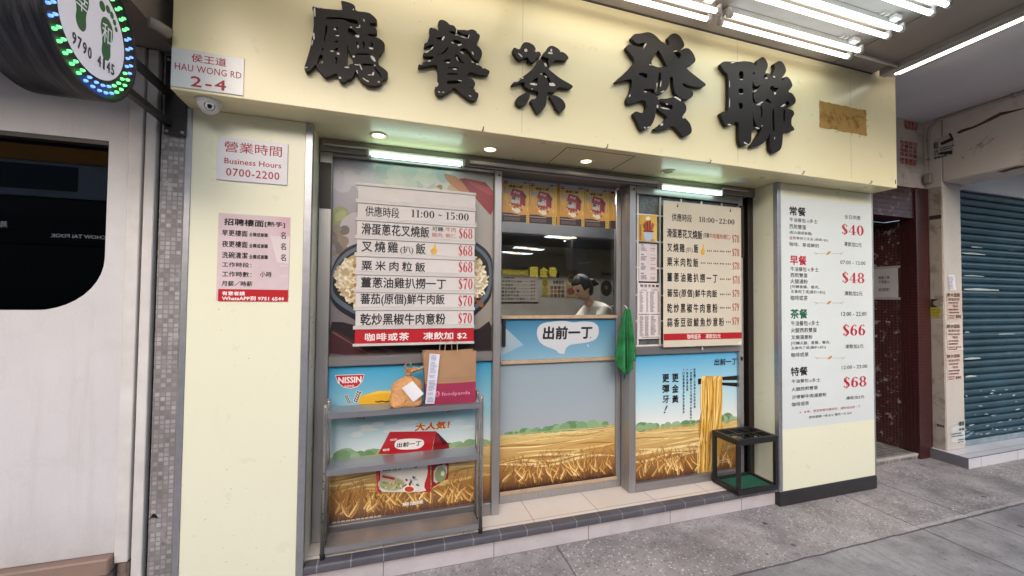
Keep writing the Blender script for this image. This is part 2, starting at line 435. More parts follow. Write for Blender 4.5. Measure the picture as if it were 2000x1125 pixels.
# ------------------------------------------------------------------ lettering and printed pictures
_tc = {}
def glyph_mesh(txt, bold=0., sp=1., shear=0.):
    key = (txt, bold, sp, shear)
    if key not in _tc:
        c = bpy.data.curves.new('t', 'FONT'); c.body = txt; c.offset = bold; c.space_character = sp; c.resolution_u = 2; c.shear = shear
        o = bpy.data.objects.new('t', c); C.objects.link(o)
        me = bpy.data.meshes.new_from_object(o.evaluated_get(bpy.context.evaluated_depsgraph_get()))
        vs = [(v.co.x, v.co.y) for v in me.vertices]; fs = [tuple(p.vertices) for p in me.polygons]
        bpy.data.objects.remove(o); bpy.data.curves.remove(c); bpy.data.meshes.remove(me)
        x0 = min(v[0] for v in vs); x1 = max(v[0] for v in vs); y0 = min(v[1] for v in vs); y1 = max(v[1] for v in vs)
        _tc[key] = ([((x-x0)/(x1-x0 or 1), (y-y0)/(y1-y0 or 1)) for x, y in vs], fs)
    return _tc[key]

def smooth_path(pts, n=6):
    out = []
    for i in range(len(pts)-1):
        p0, p1, p2, p3 = pts[max(i-1, 0)], pts[i], pts[i+1], pts[min(i+2, len(pts)-1)]
        for k in range(n):
            t = k/n
            out.append(tuple(.5*(2*b + (c-a)*t + (2*a-5*b+4*c-d)*t*t + (-a+3*b-3*c+d)*t**3) for a, b, c, d in zip(p0, p1, p2, p3)))
    out.append(tuple(pts[-1])); return out
def chaikin(p, it=1):
    for _ in range(it):
        q = []
        for a, b in zip(p, p[1:] + p[:1]):
            q += [(a[0]*.78+b[0]*.22, a[1]*.78+b[1]*.22), (a[0]*.22+b[0]*.78, a[1]*.22+b[1]*.78)]
        p = q
    return p
def ell(cx, cy, rx, ry, n=20, rot=0):
    c, s_ = math.cos(rot), math.sin(rot)
    return [(cx + rx*math.cos(t)*c - ry*math.sin(t)*s_, cy + rx*math.cos(t)*s_ + ry*math.sin(t)*c) for t in [k*2*math.pi/n for k in range(n)]]

# heavy modern serif figures: ring = (cx,cy,rx,ry,ix,iy), stroke = [(x,y,width)...], poly = [...]
_six = [('r', .31, .31, .28, .31, .10, .25), ('s', [(.12, .33, .18), (.14, .6, .17), (.23, .84, .11), (.36, .965, .05), (.47, .93, .07), (.47, .84, .13)])]
def _rot(gl, w):
    o = []
    for g in gl:
        if g[0] == 'r': o.append(('r', w-g[1], 1-g[2]) + g[3:])
        elif g[0] == 's': o.append(('s', [(w-x, 1-y, q) for x, y, q in g[1]]))
        else: o.append(('p', [(w-x, 1-y) for x, y in g[1]]))
    return o
SERIF = {
 '0': (.62, [('r', .31, .5, .29, .5, .11, .43)]),
 '1': (.5, [('p', [(.17, 0), (.34, 0), (.34, 1), (.28, 1), (.17, .93)]), ('p', [(.04, 0), (.47, 0), (.47, .05), (.04, .05)]), ('p', [(.04, .9), (.17, .9), (.2, 1), (.04, .95)])]),
 '2': (.6, [('s', [(.13, .72, .16), (.16, .9, .08), (.32, .965, .07), (.45, .78, .17), (.36, .5, .13), (.09, .1, .06)]), ('p', [(.04, 0), (.5, 0), (.55, .28), (.5, .28), (.46, .15), (.06, .15)])]),
 '4': (.64, [('p', [(.33, 0), (.50, 0), (.50, 1), (.44, 1), (.33, .9)]), ('s', [(.44, .98, .045), (.04, .3, .045)]), ('p', [(.03, .25), (.62, .25), (.62, .31), (.03, .31)]), ('p', [(.23, 0), (.6, 0), (.6, .04), (.23, .04)])]),
 '5': (.6, [('p', [(.1, 1), (.53, 1), (.48, .85), (.1, .85)]), ('s', [(.12, .52, .045), (.12, .95, .045)]), ('s', [(.12, .53, .05), (.27, .6, .07), (.44, .48, .16), (.45, .24, .17), (.3, .035, .07), (.14, .06, .08), (.11, .18, .15)])]),
 '6': (.62, _six), '9': (.62, _rot(_six, .62)),
 '7': (.6, [('p', [(.05, .72), (.09, .72), (.13, .84), (.56, .84), (.56, 1), (.05, 1)]), ('s', [(.53, .9, .07), (.38, .6, .1), (.28, .3, .16), (.27, .01, .18)])]),
 '8': (.62, [('r', .31, .74, .25, .26, .10, .20), ('r', .31, .27, .29, .27, .12, .21)]),
 '$': (.56, [('s', [(.46, .78, .12), (.42, .92, .06), (.28, .96, .07), (.13, .8, .14), (.2, .6, .19), (.37, .42, .2), (.44, .22, .15), (.29, .04, .08), (.14, .07, .06), (.08, .2, .13)]), ('p', [(.26, -.09), (.295, -.09), (.295, 1.09), (.26, 1.09)])]),
 ':': (.26, [('e', .13, .12, .085, .1), ('e', .13, .62, .085, .1)]),
 '~': (.7, [('s', [(.14, .42, .05), (.26, .56, .12), (.42, .44, .12), (.56, .58, .05)])]), ' ': (.2, []),
}

class Print:
    """flat printed or cut lettering lying on one plane: O origin, u right, v up, n towards the viewer"""
    def __init__(s, Y=None, O=None, u=None, v=None, n=None, view=PH):
        s.O = Vector(O) if O else Vector((0, Y, 0)); s.u = Vector(u or (1, 0, 0)); s.v = Vector(v or (0, 0, 1)); s.n = Vector(n or (0, -1, 0))
        s.vs = []; s.fs = []; s.cs = []; s.k = 1; s.view = view; s.step = .000004; s.base = .0003
    def uv(s, x, y):
        d = ray(*s.view(x, y)); o = Vector((0, 0, EYE)); t = (s.O - o).dot(s.n)/d.dot(s.n); p = o + d*t - s.O
        return (p.dot(s.u), p.dot(s.v))
    def raw(s, pts, faces, col, cols=None):
        b = len(s.vs); off = s.n*(s.base + s.k*s.step); s.k += 1
        for a, c in pts: s.vs.append(s.O + s.u*a + s.v*c + off)
        s.fs += [tuple(b+i for i in f) for f in faces]
        s.cs += (cols if cols else [lin(col)]*len(pts))
    def pts(s, p, px): return [s.uv(*q) for q in p] if px else [tuple(q) for q in p]
    def poly(s, p, col, holes=(), px=True, sm=0):
        loops = [s.pts(chaikin(list(l), sm) if sm else l, px) for l in [p] + list(holes)]
        fl = [q for l in loops for q in l]
        s.raw(fl, tessellate_polygon([[Vector((a, c, 0)) for a, c in l] for l in loops]), col)
    def grad(s, p, cols, px=True):
        """four corners with four ink colours"""
        s.raw(s.pts(p, px), [(0, 1, 2, 3)], None, [lin(c) for c in cols])
    def quad(s, l, t, r, b):
        """measured box of a line of print: lines above eye level fall to the right, lines below it rise"""
        if s.view(l, (t+b)/2)[1] < 605: (x0, z1), (x1, z0) = s.uv(l, t), s.uv(r, b)
        else: (x0, z0), (x1, z1) = s.uv(l, b), s.uv(r, t)
        return x0, z1, x1, z0
    def rect(s, l, t, r, b, col, px=True):
        if px: x0, z1, x1, z0 = s.quad(l, t, r, b)
        else: x0, z1, x1, z0 = l, t, r, b
        s.raw([(x0, z0), (x1, z0), (x1, z1), (x0, z1)], [(0, 1, 2, 3)], col)
    def stroke(s, path, col, px=True, wscale=1, n=5):
        path = [p if len(p) > 2 else (*p, 1) for p in path]
        q = smooth_path(path, n); L = []; Rr = []
        for i, (x, y, w_) in enumerate(q):
            a, b = q[max(i-1, 0)], q[min(i+1, len(q)-1)]; dx, dy = b[0]-a[0], b[1]-a[1]; m = math.hypot(dx, dy) or 1
            nx, ny = -dy/m*w_*.5*wscale, dx/m*w_*.5*wscale
            L.append((x+nx, y+ny)); Rr.append((x-nx, y-ny))
        P = s.pts(L + Rr, px); k = len(L)
        s.raw(P, [(i, i+1, k+i+1, k+i) for i in range(k-1)], col)
    def text(s, txt, l, t, r, b, col='171516', bold=.018, sp=1., px=True, shear=0.):
        vs, fs = glyph_mesh(txt, 0, sp, shear)
        x0, z1, x1, z0 = s.quad(l, t, r, b) if px else (l, t, r, b)
        e = bold*(z1-z0)*.95; sg_ = 1 if x1 > x0 else -1
        x0 += e*sg_; x1 -= e*sg_; z0 += e; z1 -= e
        for ex, ez in (((0, 0),) if bold < .004 else ((-e, 0), (e, 0), (0, e), (0, -e))):
            s.raw([(x0+ex+(x1-x0)*a, z0+ez+(z1-z0)*c) for a, c in vs], fs, col)
    def serif(s, txt, l, t, r, b, col, px=True):
        x0, z1, x1, z0 = s.quad(l, t, r, b) if px else (l, t, r, b)
        W = sum(SERIF[c][0] for c in txt) + .04*(len(txt)-1); sx = (x1-x0)/W; sz = z1-z0; cx = 0
        T = lambda p: [(x0 + (cx+a)*sx, z0 + c*sz) for a, c in p]
        for ch in txt:
            w_, gl = SERIF[ch]
            for g in gl:
                if g[0] == 'r':
                    o = T(ell(g[1], g[2], g[3], g[4], 26)); i = T(ell(g[1], g[2], g[5], g[6], 26))
                    s.raw(o+i, [(k, (k+1) % 26, 26+(k+1) % 26, 26+k) for k in range(26)], col)
                elif g[0] == 'e': s.poly(T(ell(*g[1:], 14)), col, px=False)
                elif g[0] == 'p': s.poly(T(g[1]), col, px=False)
                else:
                    q = smooth_path(g[1], 6); L = []; Rr = []
                    for i, (x, y, wd) in enumerate(q):
                        a, b_ = q[max(i-1, 0)], q[min(i+1, len(q)-1)]; dx, dy = b_[0]-a[0], b_[1]-a[1]; m = math.hypot(dx, dy) or 1
                        L.append((x-dy/m*wd*.5, y+dx/m*wd*.5)); Rr.append((x+dy/m*wd*.5, y-dx/m*wd*.5))
                    k = len(L); s.raw(T(L+Rr), [(i, i+1, k+i+1, k+i) for i in range(k-1)], col)
            cx += w_ + .04
    def bars(s, l, t, r, b, n, col, fill=.55, px=True, ragged=.3, seed=0):
        """lines of print too small to read"""
        rg = random.Random(seed)
        if px: m = (l+r)/2; x0, x1, z1, z0 = s.uv(l, (t+b)/2)[0], s.uv(r, (t+b)/2)[0], s.uv(m, t)[1], s.uv(m, b)[1]
        else: x0, z1, x1, z0 = l, t, r, b
        h = max(abs(z1-z0), .001)/n
        for i in range(n):
            z = z1-(i+.5)*h; x = x0; end = x0+(x1-x0)*(1-ragged*rg.random())
            P = []; Fc = []
            while x < end:
                wd = h*rg.uniform(.35, .75); hh = h*fill*rg.uniform(.35, .5)
                k = len(P); P += [(x, z-hh), (x+wd, z-hh), (x+wd, z+hh), (x, z+hh)]; Fc.append((k, k+1, k+2, k+3)); x += wd+h*.16
            s.raw(P, Fc, col)
    def build(s, name, mat, parent):
        me = bpy.data.meshes.new(name); me.from_pydata(s.vs, [], s.fs); me.materials.append(mat)
        ca = me.color_attributes.new('Col', 'FLOAT_COLOR', 'POINT')
        ca.data.foreach_set('color', [v for c in s.cs for v in c])
        # every printed face looks at the reader
        bm = bmesh.new(); bm.from_mesh(me)
        for f in bm.faces:
            f.normal_update()
            if f.normal.dot(s.n) < 0: f.normal_flip()
        bm.to_mesh(me); bm.free()
        return obj(name, me, None, parent)
def corners(view, l, t, r, b, Y):
    p, q = onY(view(l, t), Y), onY(view(r, b), Y); return p.x, q.x, q.z, p.z   # x0,x1,z0,z1

# ================================================================== SETTING
YF, YP, YG, YD = 2.118, 2.308, 2.515, 2.636      # fascia front, pillar front, glazing frame front, sliding door front
ZS, ZC = 2.469, 3.345                            # shop soffit, canopy ceiling
structure('pavement', MB().box(-9, 16, -1.7, 4.6, -.25, 0), PAVE)
structure('road', MB().box(-80, 80, -80, 60, -.6, -.14), ROAD)
structure('far_pavement', MB().box(-30, 40, -30, -5.4, -.2, 0), plain('far paving', '8A8583', .8, 0, .2, 2))
structure('kerb', MB().box(-9, 16, -1.85, -1.703, -.3, .004, .01), plain('kerb stone', '9A9592', .8, 0, .15, 8))

# canopy ceiling over the shop, grey soffits either side
structure('canopy_ceiling', MB().box(-.99, 3.60, .55, 4.6, ZC, ZC+.3), CEIL)
mb = MB().box(3.604, 5.2495, .55, 2.72, 3.402, 3.7); mb.box(5.604, 12, .55, 2.6, 3.405, 3.7)
structure('grey_soffit', mb, CEILG)
structure('side_soffit', MB().box(-9, -1.0, 1.35, 2.6, 2.725, 3.6), m_paint_ceiling('brown grey soffit paint', '8F857B', '766B62'))

# ------------------------------------------------------------------ the shop front
shop = thing('shop_front', 'cream laminate tea restaurant front with big black characters and steel glazing', 'shop front', (1.4, 2.3, 0))
mb = MB().box(-.94, 3.885, YF, YF+.05, ZS-.004, 3.8, .003); mb.box(-.94, -.925, YF+.05, 2.9, ZS-.004, 3.8); mb.box(3.87, 3.885, YF+.05, 2.62, ZS-.004, 3.8)
fascia = obj('fascia', mb, CREAM, shop)
# sheet joints, rust patch, hooks
JM = plain('joint shade', 'C4B58A', .6)
for x in (.705, 2.26, 3.36): obj('joint_line', MB().box(x, x+.002, YF-.0008, YF+.01, ZS+.02, 3.33), JM, fascia)
pa, pb = onY((1600, 194), YF), onY((1692, 268), YF)
mb = MB(); x0, x1, z0, z1 = pa.x, pb.x, pb.z+.01, pa.z-.01
rg = random.Random(3); rim = []
for k in range(60):
    t = k/60*4; e = int(t); f = t-e
    px, pz = [(x0+(x1-x0)*f, z1), (x1, z1+(z0-z1)*f), (x1+(x0-x1)*f, z0), (x0, z0+(z1-z0)*f)][e]
    rim.append((px+rg.uniform(-.004, .004), YF-.0015, pz+rg.uniform(-.004, .004)))
obj('rust_patch', mb.prism(rim, (0, .004, 0)), RUST, fascia)
stain = Print(Y=YF-.0004)
for k in range(70):
    t = rg.random(); e = rg.randrange(4)
    px, pz = [(x0+(x1-x0)*t, z1), (x1, z1+(z0-z1)*t), (x1+(x0-x1)*t, z0), (x0, z0+(z1-z0)*t)][e]
    if e == 3 and rg.random() < .8: continue
    if e == 0 and t < .6: continue
    a, b_ = rg.uniform(.002, .008), rg.uniform(.002, .006)
    stain.poly(ell(px+rg.uniform(-.02, .02), pz+rg.uniform(-.015, .015), a, b_, 9), rg.choice(['8F7A48', 'B49C5E', 'C8B06C', 'CDB877']), px=False)
stain.build('rust_stain', MATTE, fascia)
for q in ((943, 254), (1185, 288), (1386, 318), (1568, 339), (1700, 358)):
    p = onY(q, YF-.005); mb = MB().tube([(p.x, YF+.002, p.z), (p.x, YF-.012, p.z), (p.x+.002, YF-.016, p.z+.012), (p.x+.003, YF-.008, p.z+.018)], .0028, 6)
    obj('hook', mb, DARKBROWN, fascia)
p = onY((1750, 356), YF-.002); obj('corner_screw', MB().box(p.x-.006, p.x-.002, YF-.003, YF+.002, p.z-.014, p.z+.02), DARKBROWN, fascia)
# soffit with hatch and downlights
mb = MB().box(-.925, 3.87, YF+.0505, 2.75, ZS, ZS+.03)
soffit = obj('soffit', mb, m_cream('cream soffit laminate', 'E6DEB6', 'E2D9B0'), shop)
mb = MB()
for a in ((1.02, 2.18, 1.495, 2.185), (.99, 2.478, 1.49, 2.483), (1.015, 2.18, 1.02, 2.483), (1.49, 2.18, 1.495, 2.483)): mb.box(a[0], a[2], a[1], a[3], ZS-.0015, ZS+.002)
for x, y in ((1.05, 2.21), (1.46, 2.21), (1.05, 2.45), (1.46, 2.45)): mb.lathe((x, y, ZS+.001), (0, 0, -1), [(0, .004), (.003, .003), (.003, 0)], 8)
obj('access_hatch', mb, plain('hatch seam', '7A6F50', .7), soffit)
# pillars
def pillar(x0, x1, trims, plinth):
    p = obj('pillar', MB().box(x0, x1, YP, 2.62, .0 if not plinth else .108, ZS-.002, .002), PILLAR, shop)
    for a, b in trims: obj('corner_trim', MB().box(a, b, YP-.004, YP+.035, .0 if not plinth else .112, ZS-.003, .002), ALU, p)
    if plinth:
        mb = MB().box(x0-.001, x1+.001, YP-.006, 2.62, 0, .106, .003)
        obj('plinth', mb, plain('black plinth tile', '2B292C', .4, 0, .25, 12), p)
    return p
pl = pillar(-.930, -.396, ((-.955, -.9285), (-.430, -.394)), False)
pr = pillar(2.848, 3.912, ((2.846, 2.878), (3.900, 3.914)), True)
p = onY((1637, 943), YP-.002)
# black scuffs and marks on the left pillar
sc = Print(Y=YP-.0004); rg = random.Random(5)
for k in range(46):
    x, z = rg.uniform(-.9, -.44), abs(rg.gauss(.2, .35))+.12
    if z > 2.3: continue
    a = rg.uniform(-.5, .5); L = rg.uniform(.002, .014)
    sc.stroke([(x, z, .0006), (x+L*.5, z+L*a*.5, rg.uniform(.0008, .002)), (x+L, z+L*a, .0006)], rg.choice(['A39B84', '8A836F', 'B8B09A']), px=False)
sc.build('scuff_mark', MATTE, pl)
sc = Print(Y=YP-.0004)
for k in range(26):
    x, z = rg.uniform(2.93, 3.85), rg.uniform(.14, .42)
    L = rg.uniform(.004, .02); sc.stroke([(x, z, .0006), (x+L*.5, z+rg.uniform(-.002, .002), rg.uniform(.0008, .0018)), (x+L, z, .0006)], rg.choice(['A8A190', '8F8878', 'BDB6A4']), px=False)
sc.build('scuff_mark', MATTE, pr)
# raised step with nosing and riser
st = obj('step', MB().box(-.396, 2.846, 2.372, 3.4, .002, .154), FLOORT, shop)
mb = MB().box(-.394, 2.846, 2.345, 2.3715, -.02, .112); obj('riser', mb, RISER, st)
mb = MB().box(-.396, 2.846, 2.300, 2.3725, .1125, .157, .012, 3); obj('nosing', mb, BULL, st)

# ------------------------------------------------------------------ glazing
gl = thing('steel_glazing', 'brushed steel shop glazing with sliding door between two fixed bays', 'glazing', (1.2, 2.55, .154))
def bar(name, x0, x1, z0, z1, y0=YG, y1=YG+.05, m=STEEL, par=None): return obj(name, MB().box(x0, x1, y0, y1, z0, z1, .003), m, par or gl)
Z0 = .155
bar('head_rail', -.392, 2.845, 2.395, ZS-.001, YG-.012, YG+.16, STEELH)
bar('jamb', -.392, -.325, Z0, 2.394, YG, YG+.12)
bar('jamb', 2.79, 2.843, Z0, 2.394, YG+.002, YG+.1, DARKBROWN)
bar('mullion', .655, .705, Z0, 2.394, YG-.002, YG+.12)
bar('mullion', 1.683, 1.735, Z0, 2.394, YG+.006, YG+.122)
bar('stile', 2.70, 2.745, Z0, 2.394, YG+.01, YG+.06, ALU)
obj('stile_shadow_gap', MB().box(2.7455, 2.7895, YG+.05, YG+.08, Z0, 2.394), DARK, gl)
bar('transom', -.3245, .6545, 1.145, 1.205, YG+.004, YG+.05, STEELH)
bar('transom', 1.7355, 2.6995, 1.145, 1.205, YG+.004, YG+.05, STEELH)
bar('bottom_rail', -.3245, .6545, Z0, .235, YG+.004, YG+.05, STEELH)
bar('bottom_rail', 1.7355, 2.6995, Z0, .215, YG+.004, YG+.05, STEELH)
bar('top_rail', -.3245, .6545, 2.375, 2.3945, YG+.003, YG+.05, STEELH)
bar('top_rail', 1.7355, 2.6995, 2.335, 2.3945, YG+.003, YG+.05, STEELH)
obj('back_panel', MB().box(-.3245, .6545, YG+.051, YG+.06, Z0, 2.394), INDARK, gl)
obj('back_panel', MB().box(1.7355, 2.6995, YG+.06, YG+.07, Z0, 1.2), INDARK, gl)
lk = MB().box(2.715, 2.73, YG+.002, YG+.012, 1.07, 1.10, .002); obj('lock', lk, BLACK, gl)
# sliding door
door_z = lambda y: onY((1100, y), YD).z
sd = obj('sliding_door', MB().box(.706, .742, YD, YD+.04, Z0+.001, 2.39, .003).box(1.645, 1.682, YD, YD+.04, Z0+.001, 2.39, .003).box(.7425, 1.6445, YD, YD+.04, Z0+.001, .215, .003), STEEL, gl)
zw1, zw0 = door_z(619), door_z(704)
obj('rail_strip', MB().box(.7425, 1.6445, YD-.006, YD+.03, zw1-.012, zw1+.012, .002), WOOD, sd)
obj('rail_strip', MB().box(.7425, 1.6445, YD-.006, YD+.03, zw0-.012, zw0+.012, .002), WOOD, sd)
obj('rail_strip', MB().box(.7425, 1.6445, YD-.012, YD-.001, .2155, .238, .002), WOOD, sd)
obj('door_backing', MB().box(.7425, 1.6445, YD+.03, YD+.036, .2155, zw1-.013), INDARK, sd)
obj('pane', MB().box(.7425, 1.6445, YD+.014, YD+.020, zw1+.0125, 2.386), GLASS, sd)
obj('pull_slot', MB().box(.752, .775, YD-.004, YD+.03, 1.22, 1.40, .002), BLACK, sd)
mb = MB()
for x in (.685, 1.71): mb.lathe((x, YG-.004, 2.36), (0, -1, 0), [(0, .008), (.004, .007), (.005, 0)], 10)
obj('bolt', mb, DARKBROWN, gl)
obj('jamb_filler', MB().box(1.6825, 1.74, YD+.041, YD+.075, Z0, 2.39).box(.650, .7055, YD+.041, YD+.075, Z0, 2.39), STEEL, gl)  # filler strips added to block the room lamp showing past the door
# hammered glass with white grille in the right bay
ham = obj('hammered_pane', MB().box(1.7355, 2.6995, YG+.03, YG+.038, 1.2055, 2.335), HAMMER, gl)
gv = V(1230, 340, 3.215); GY = YG+.024; mb = MB()
xs = [onY(gv(x, 200), GY).x for x in (48, 188, 320, 448, 574, 700)]; zs = [onY(gv(188, y), GY).z for y in (105, 264, 428, 592, 762, 922, 1074)]
for i, x in enumerate(xs): mb.box(x-.006, x+.006, GY-.008, GY+.004, 1.2055, 2.334, .001)
for z in zs: mb.box(1.736, 2.699, GY-.0065, GY+.0025, z-.006, z+.006, .001)
obj('grille', mb, WHITE, gl)
mb = MB().box(2.702, 2.744, YG-.001, YG+.009, 1.9, 2.32); obj('closer_plate', mb, DARKBROWN, gl)
mb = MB().box(-.389, -.328, YG-.001, YG-.0005+.002, 2.06, 2.33); obj('closer_plate', mb, DARKBROWN, gl)

# ------------------------------------------------------------------ downlights
for i, (x, lit, lab) in enumerate(((-.067, 1, 'lit round downlight in the soffit, above the left tube light'), (.583, 1, 'lit round downlight in the soffit between left tube and access hatch'),
        (1.241, 1, 'lit round downlight set in the square access hatch'), (1.889, 0, 'unlit tilted round downlight in the soffit above the dinner board'), (2.55, 0, 'unlit pale round fitting in the soffit beside the right pillar'))):
    d = thing('downlight', lab, 'downlight', (x, 2.365, ZS), 'downlights in the soffit')
    obj('trim_ring', MB().lathe((x, 2.365, ZS), (0, 0, -1), [(.0, .052), (.005, .05), (.007, .042), (.004, .036), (-.001, .034)], 28), CREAM if i != 4 else WPLASTIC, d)
    mb = MB().lathe((x, 2.365, ZS), (0, 0, -1), [(-.0015, .034), (.0015, .033), (.0035, .02), (.004, 0)], 24)
    obj('bulb', mb, SPOT if lit else (DARKBROWN if i == 3 else WPLASTIC), d)

# ------------------------------------------------------------------ tube lights
def fixture(name, label, x0, x1, y, mats, group, zc=ZC, end=True):
    t = thing(name, label, 'tube light', ((x0+x1)/2, y, zc), group)
    mb = MB().box(x0+.02, x1-.02, y-.024, y+.024, zc-.045, zc-.001, .004)
    obj('housing', mb, HOUS, t)
    for dy, m in zip((-.036, .036), mats):
        yt = y+dy; zt = zc-.07
        obj('tube', MB().lathe((x0+.035, yt, zt), (1, 0, 0), [(0, .004), (0, .0125), (.004, .0135), (x1-x0-.074, .0135), (x1-x0-.07, .0125), (x1-x0-.07, .004)], 16), m, t)
        for xe, sgn in ((x0, 1), (x1, -1)):
            mb = MB().lathe((xe+sgn*.006, yt, zt), (sgn, 0, 0), [(0, 0), (0, .017), (.028, .0165), (.03, .0145)], 14)
            mb.box(min(xe+sgn*.004, xe+sgn*.02), max(xe+sgn*.004, xe+sgn*.02), yt-.012, yt+.012, zt+.012, zc-.03); obj('lamp_holder', mb, WPLASTIC, t)
    if end:
        mb = MB().box(x1-.12, x1-.06, y-.065, y-.025, zc-.03, zc-.002, .003); mb.tube([(x1-.21, y-.028, zc-.01), (x1-.21, y-.05, zc-.02), (x1-.205, y-.056, zc-.005)], .004, 6); mb.tube([(x1-.17, y-.028, zc-.01), (x1-.17, y-.05, zc-.02), (x1-.165, y-.056, zc-.005)], .004, 6)
        obj('bracket', mb, WPLASTIC, t)
    return t
G = 'twin tube lights under the canopy'
fixture('tube_light', 'twin white tube light hugging the cream fascia, above the two right characters', 1.92, 3.09, 1.905, (LAMPC, LAMPW), G)
fixture('tube_light', 'second twin tube light out from the fascia, one white and one cool tube', 1.92, 3.09, 1.675, (LAMPC, LAMPW), G)
fixture('tube_light', 'third twin tube light from the fascia, both tubes cool white', 1.92, 3.09, 1.455, (LAMPC, LAMPC), G)
fixture('tube_light', 'twin tube light hugging the fascia, end to end with its right neighbour, mostly cut off', .70, 1.87, 1.905, (LAMPN, LAMPW), G)
for y in (1.675, 1.455): fixture('tube_light', 'twin tube light out of view over the middle of the shop', .70, 1.87, y, (LAMPC, LAMPW), G)
for y in (1.905, 1.675): fixture('tube_light', 'twin tube light out of view over the left of the shop', -.52, .65, y, (LAMPN, LAMPW), G)
# cross batten with its two tubes at the canopy's right edge
t = thing('tube_light', 'long twin white tube light running along the edge of the canopy to the street', 'tube light', (3.68, 1.4, ZC))
obj('housing', MB().box(3.606, 3.672, .55, 2.07, 3.30, 3.398, .004), HOUS, t)
for x, z in ((3.700, 3.315), (3.742, 3.325)):
    obj('tube', MB().lathe((x, .60, z), (0, 1, 0), [(0, .004), (0, .0125), (.004, .014), (1.416, .014), (1.42, .0125), (1.42, .004)], 16), LAMPN, t)
    for ye, sg in ((2.055, -1), (.565, 1)):
        obj('lamp_holder', MB().lathe((x, ye, z), (0, sg, 0), [(0, 0), (0, .016), (.036, .0155), (.038, .0145)], 12).box(x-.03, x-.008, min(ye, ye+sg*.02), max(ye, ye+sg*.02), z-.006, z+.02), WPLASTIC, t)
obj('spare_holder', MB().tube([(3.16, 1.955, 3.318), (3.62, 1.955, 3.318)], .009, 10), WPLASTIC, t)
# seam of the canopy panels
obj_s = structure('canopy_seam', MB().box(3.155, 3.163, .2, 2.1, ZC-.0012, ZC+.01).box(-.99, 3.6, 2.105, 2.117, ZC-.004, ZC+.01), plain('seam shade', '4A4440', .8))
# tubes over the two bays
def bay_tube(label, qa, qb, Y):
    a, b = onY(qa, Y), onY(qb, Y); z = (a.z+b.z)/2
    t = thing('window_light', label, 'tube light', ((a.x+b.x)/2, Y, z), 'green white tubes over the windows')
    obj('housing', MB().box(a.x-.02, b.x+.02, Y+.006, Y+.028, z-.002, z+.034, .003), WPLASTIC, t)
    for dz in (.0, ): obj('tube', MB().lathe((a.x+.01, Y, z), (1, 0, 0), [(0, .004), (0, .013), (.003, .0145), (b.x-a.x-.023, .0145), (b.x-a.x-.02, .013), (b.x-a.x-.02, .004)], 16), LAMPG, t)
    for xe in (a.x-.012, b.x): obj('lamp_holder', MB().box(xe, xe+.012, Y-.012, Y+.006, z-.018, z+.03, .002), WPLASTIC, t)
    return t
bay_tube('greenish white tube light over the left poster bay', (722, 300), (903, 321), 2.475)
bay_tube('greenish white tube light over the dinner board', (1292, 366), (1408, 378), 2.475)
mb = MB()
cd = [(721, 290), (632, 279)]
a, b = onY((632, 281), 2.49), onY((720, 291), 2.49); mb.tube([a, b], .006, 8)
a, b = onY((918, 316), 2.48), onY((1285, 356), 2.48); mb.box(a.x, b.x, 2.476, 2.496, (a.z+b.z)/2-.010, (a.z+b.z)/2+.010, .003)
a2, b2 = onY((1412, 368), 2.49), onY((1460, 374), 2.49); mb.tube([a2, b2], .005, 8)
tag(obj('cable_trunking', mb, WPLASTIC), 'white cable trunking running between the two window tube lights', 'trunking')

# ================================================================== BIG CHARACTERS ON THE FASCIA
LT = .026; LY = YF-LT-.008
def letter(label, view, pieces, chips):
    allp = [onY(view(*q), LY) for q in pieces[0][0]]
    cx = sum(p.x for p in allp)/len(allp); cz = sum(p.z for p in allp)/len(allp)
    t = thing('sign_character', label, 'sign character', (cx, LY+LT/2, cz), 'black characters on the fascia')
    mb = MB()
    for outer, holes in pieces:
        P = [onY(view(*q), LY) for q in chaikin(list(outer), 2)]
        H = [[onY(view(*q), LY) for q in chaikin(list(h), 1)] for h in holes]
        mb.prism(P, (0, LT, 0), H)
    body = obj('character', mb, LETTER, t)
    pr = Print(Y=LY-.0003, view=view); rg = random.Random(len(label))
    for x, y, a, b, r in chips:
        n = 9; pts = [(x+a*math.cos(k*2*math.pi/n)*rg.uniform(.65, 1.2)*math.cos(r)-b*math.sin(k*2*math.pi/n)*rg.uniform(.65, 1.2)*math.sin(r),
                       y+a*math.cos(k*2*math.pi/n)*rg.uniform(.65, 1.2)*math.sin(r)+b*math.sin(k*2*math.pi/n)*rg.uniform(.65, 1.2)*math.cos(r)) for k in range(n)]
        pr.poly(pts, rg.choice(['E3DCD4', 'D3CBC4', 'DAD2CA']))
    pr.build('torn_edge', MATTE, t)
    mb = MB()
    for outer, holes in pieces:
        c = [onY(view(*q), LY) for q in outer]
        for k in (len(c)//5, len(c)//2, len(c)*4//5):
            m = c[k].lerp(sum(c, Vector())/len(c), .18); mb.tube([(m.x, LY+LT-.002, m.z), (m.x, YF+.002, m.z)], .006, 8)
    obj('standoff', mb, DARKBROWN, t)
    return t
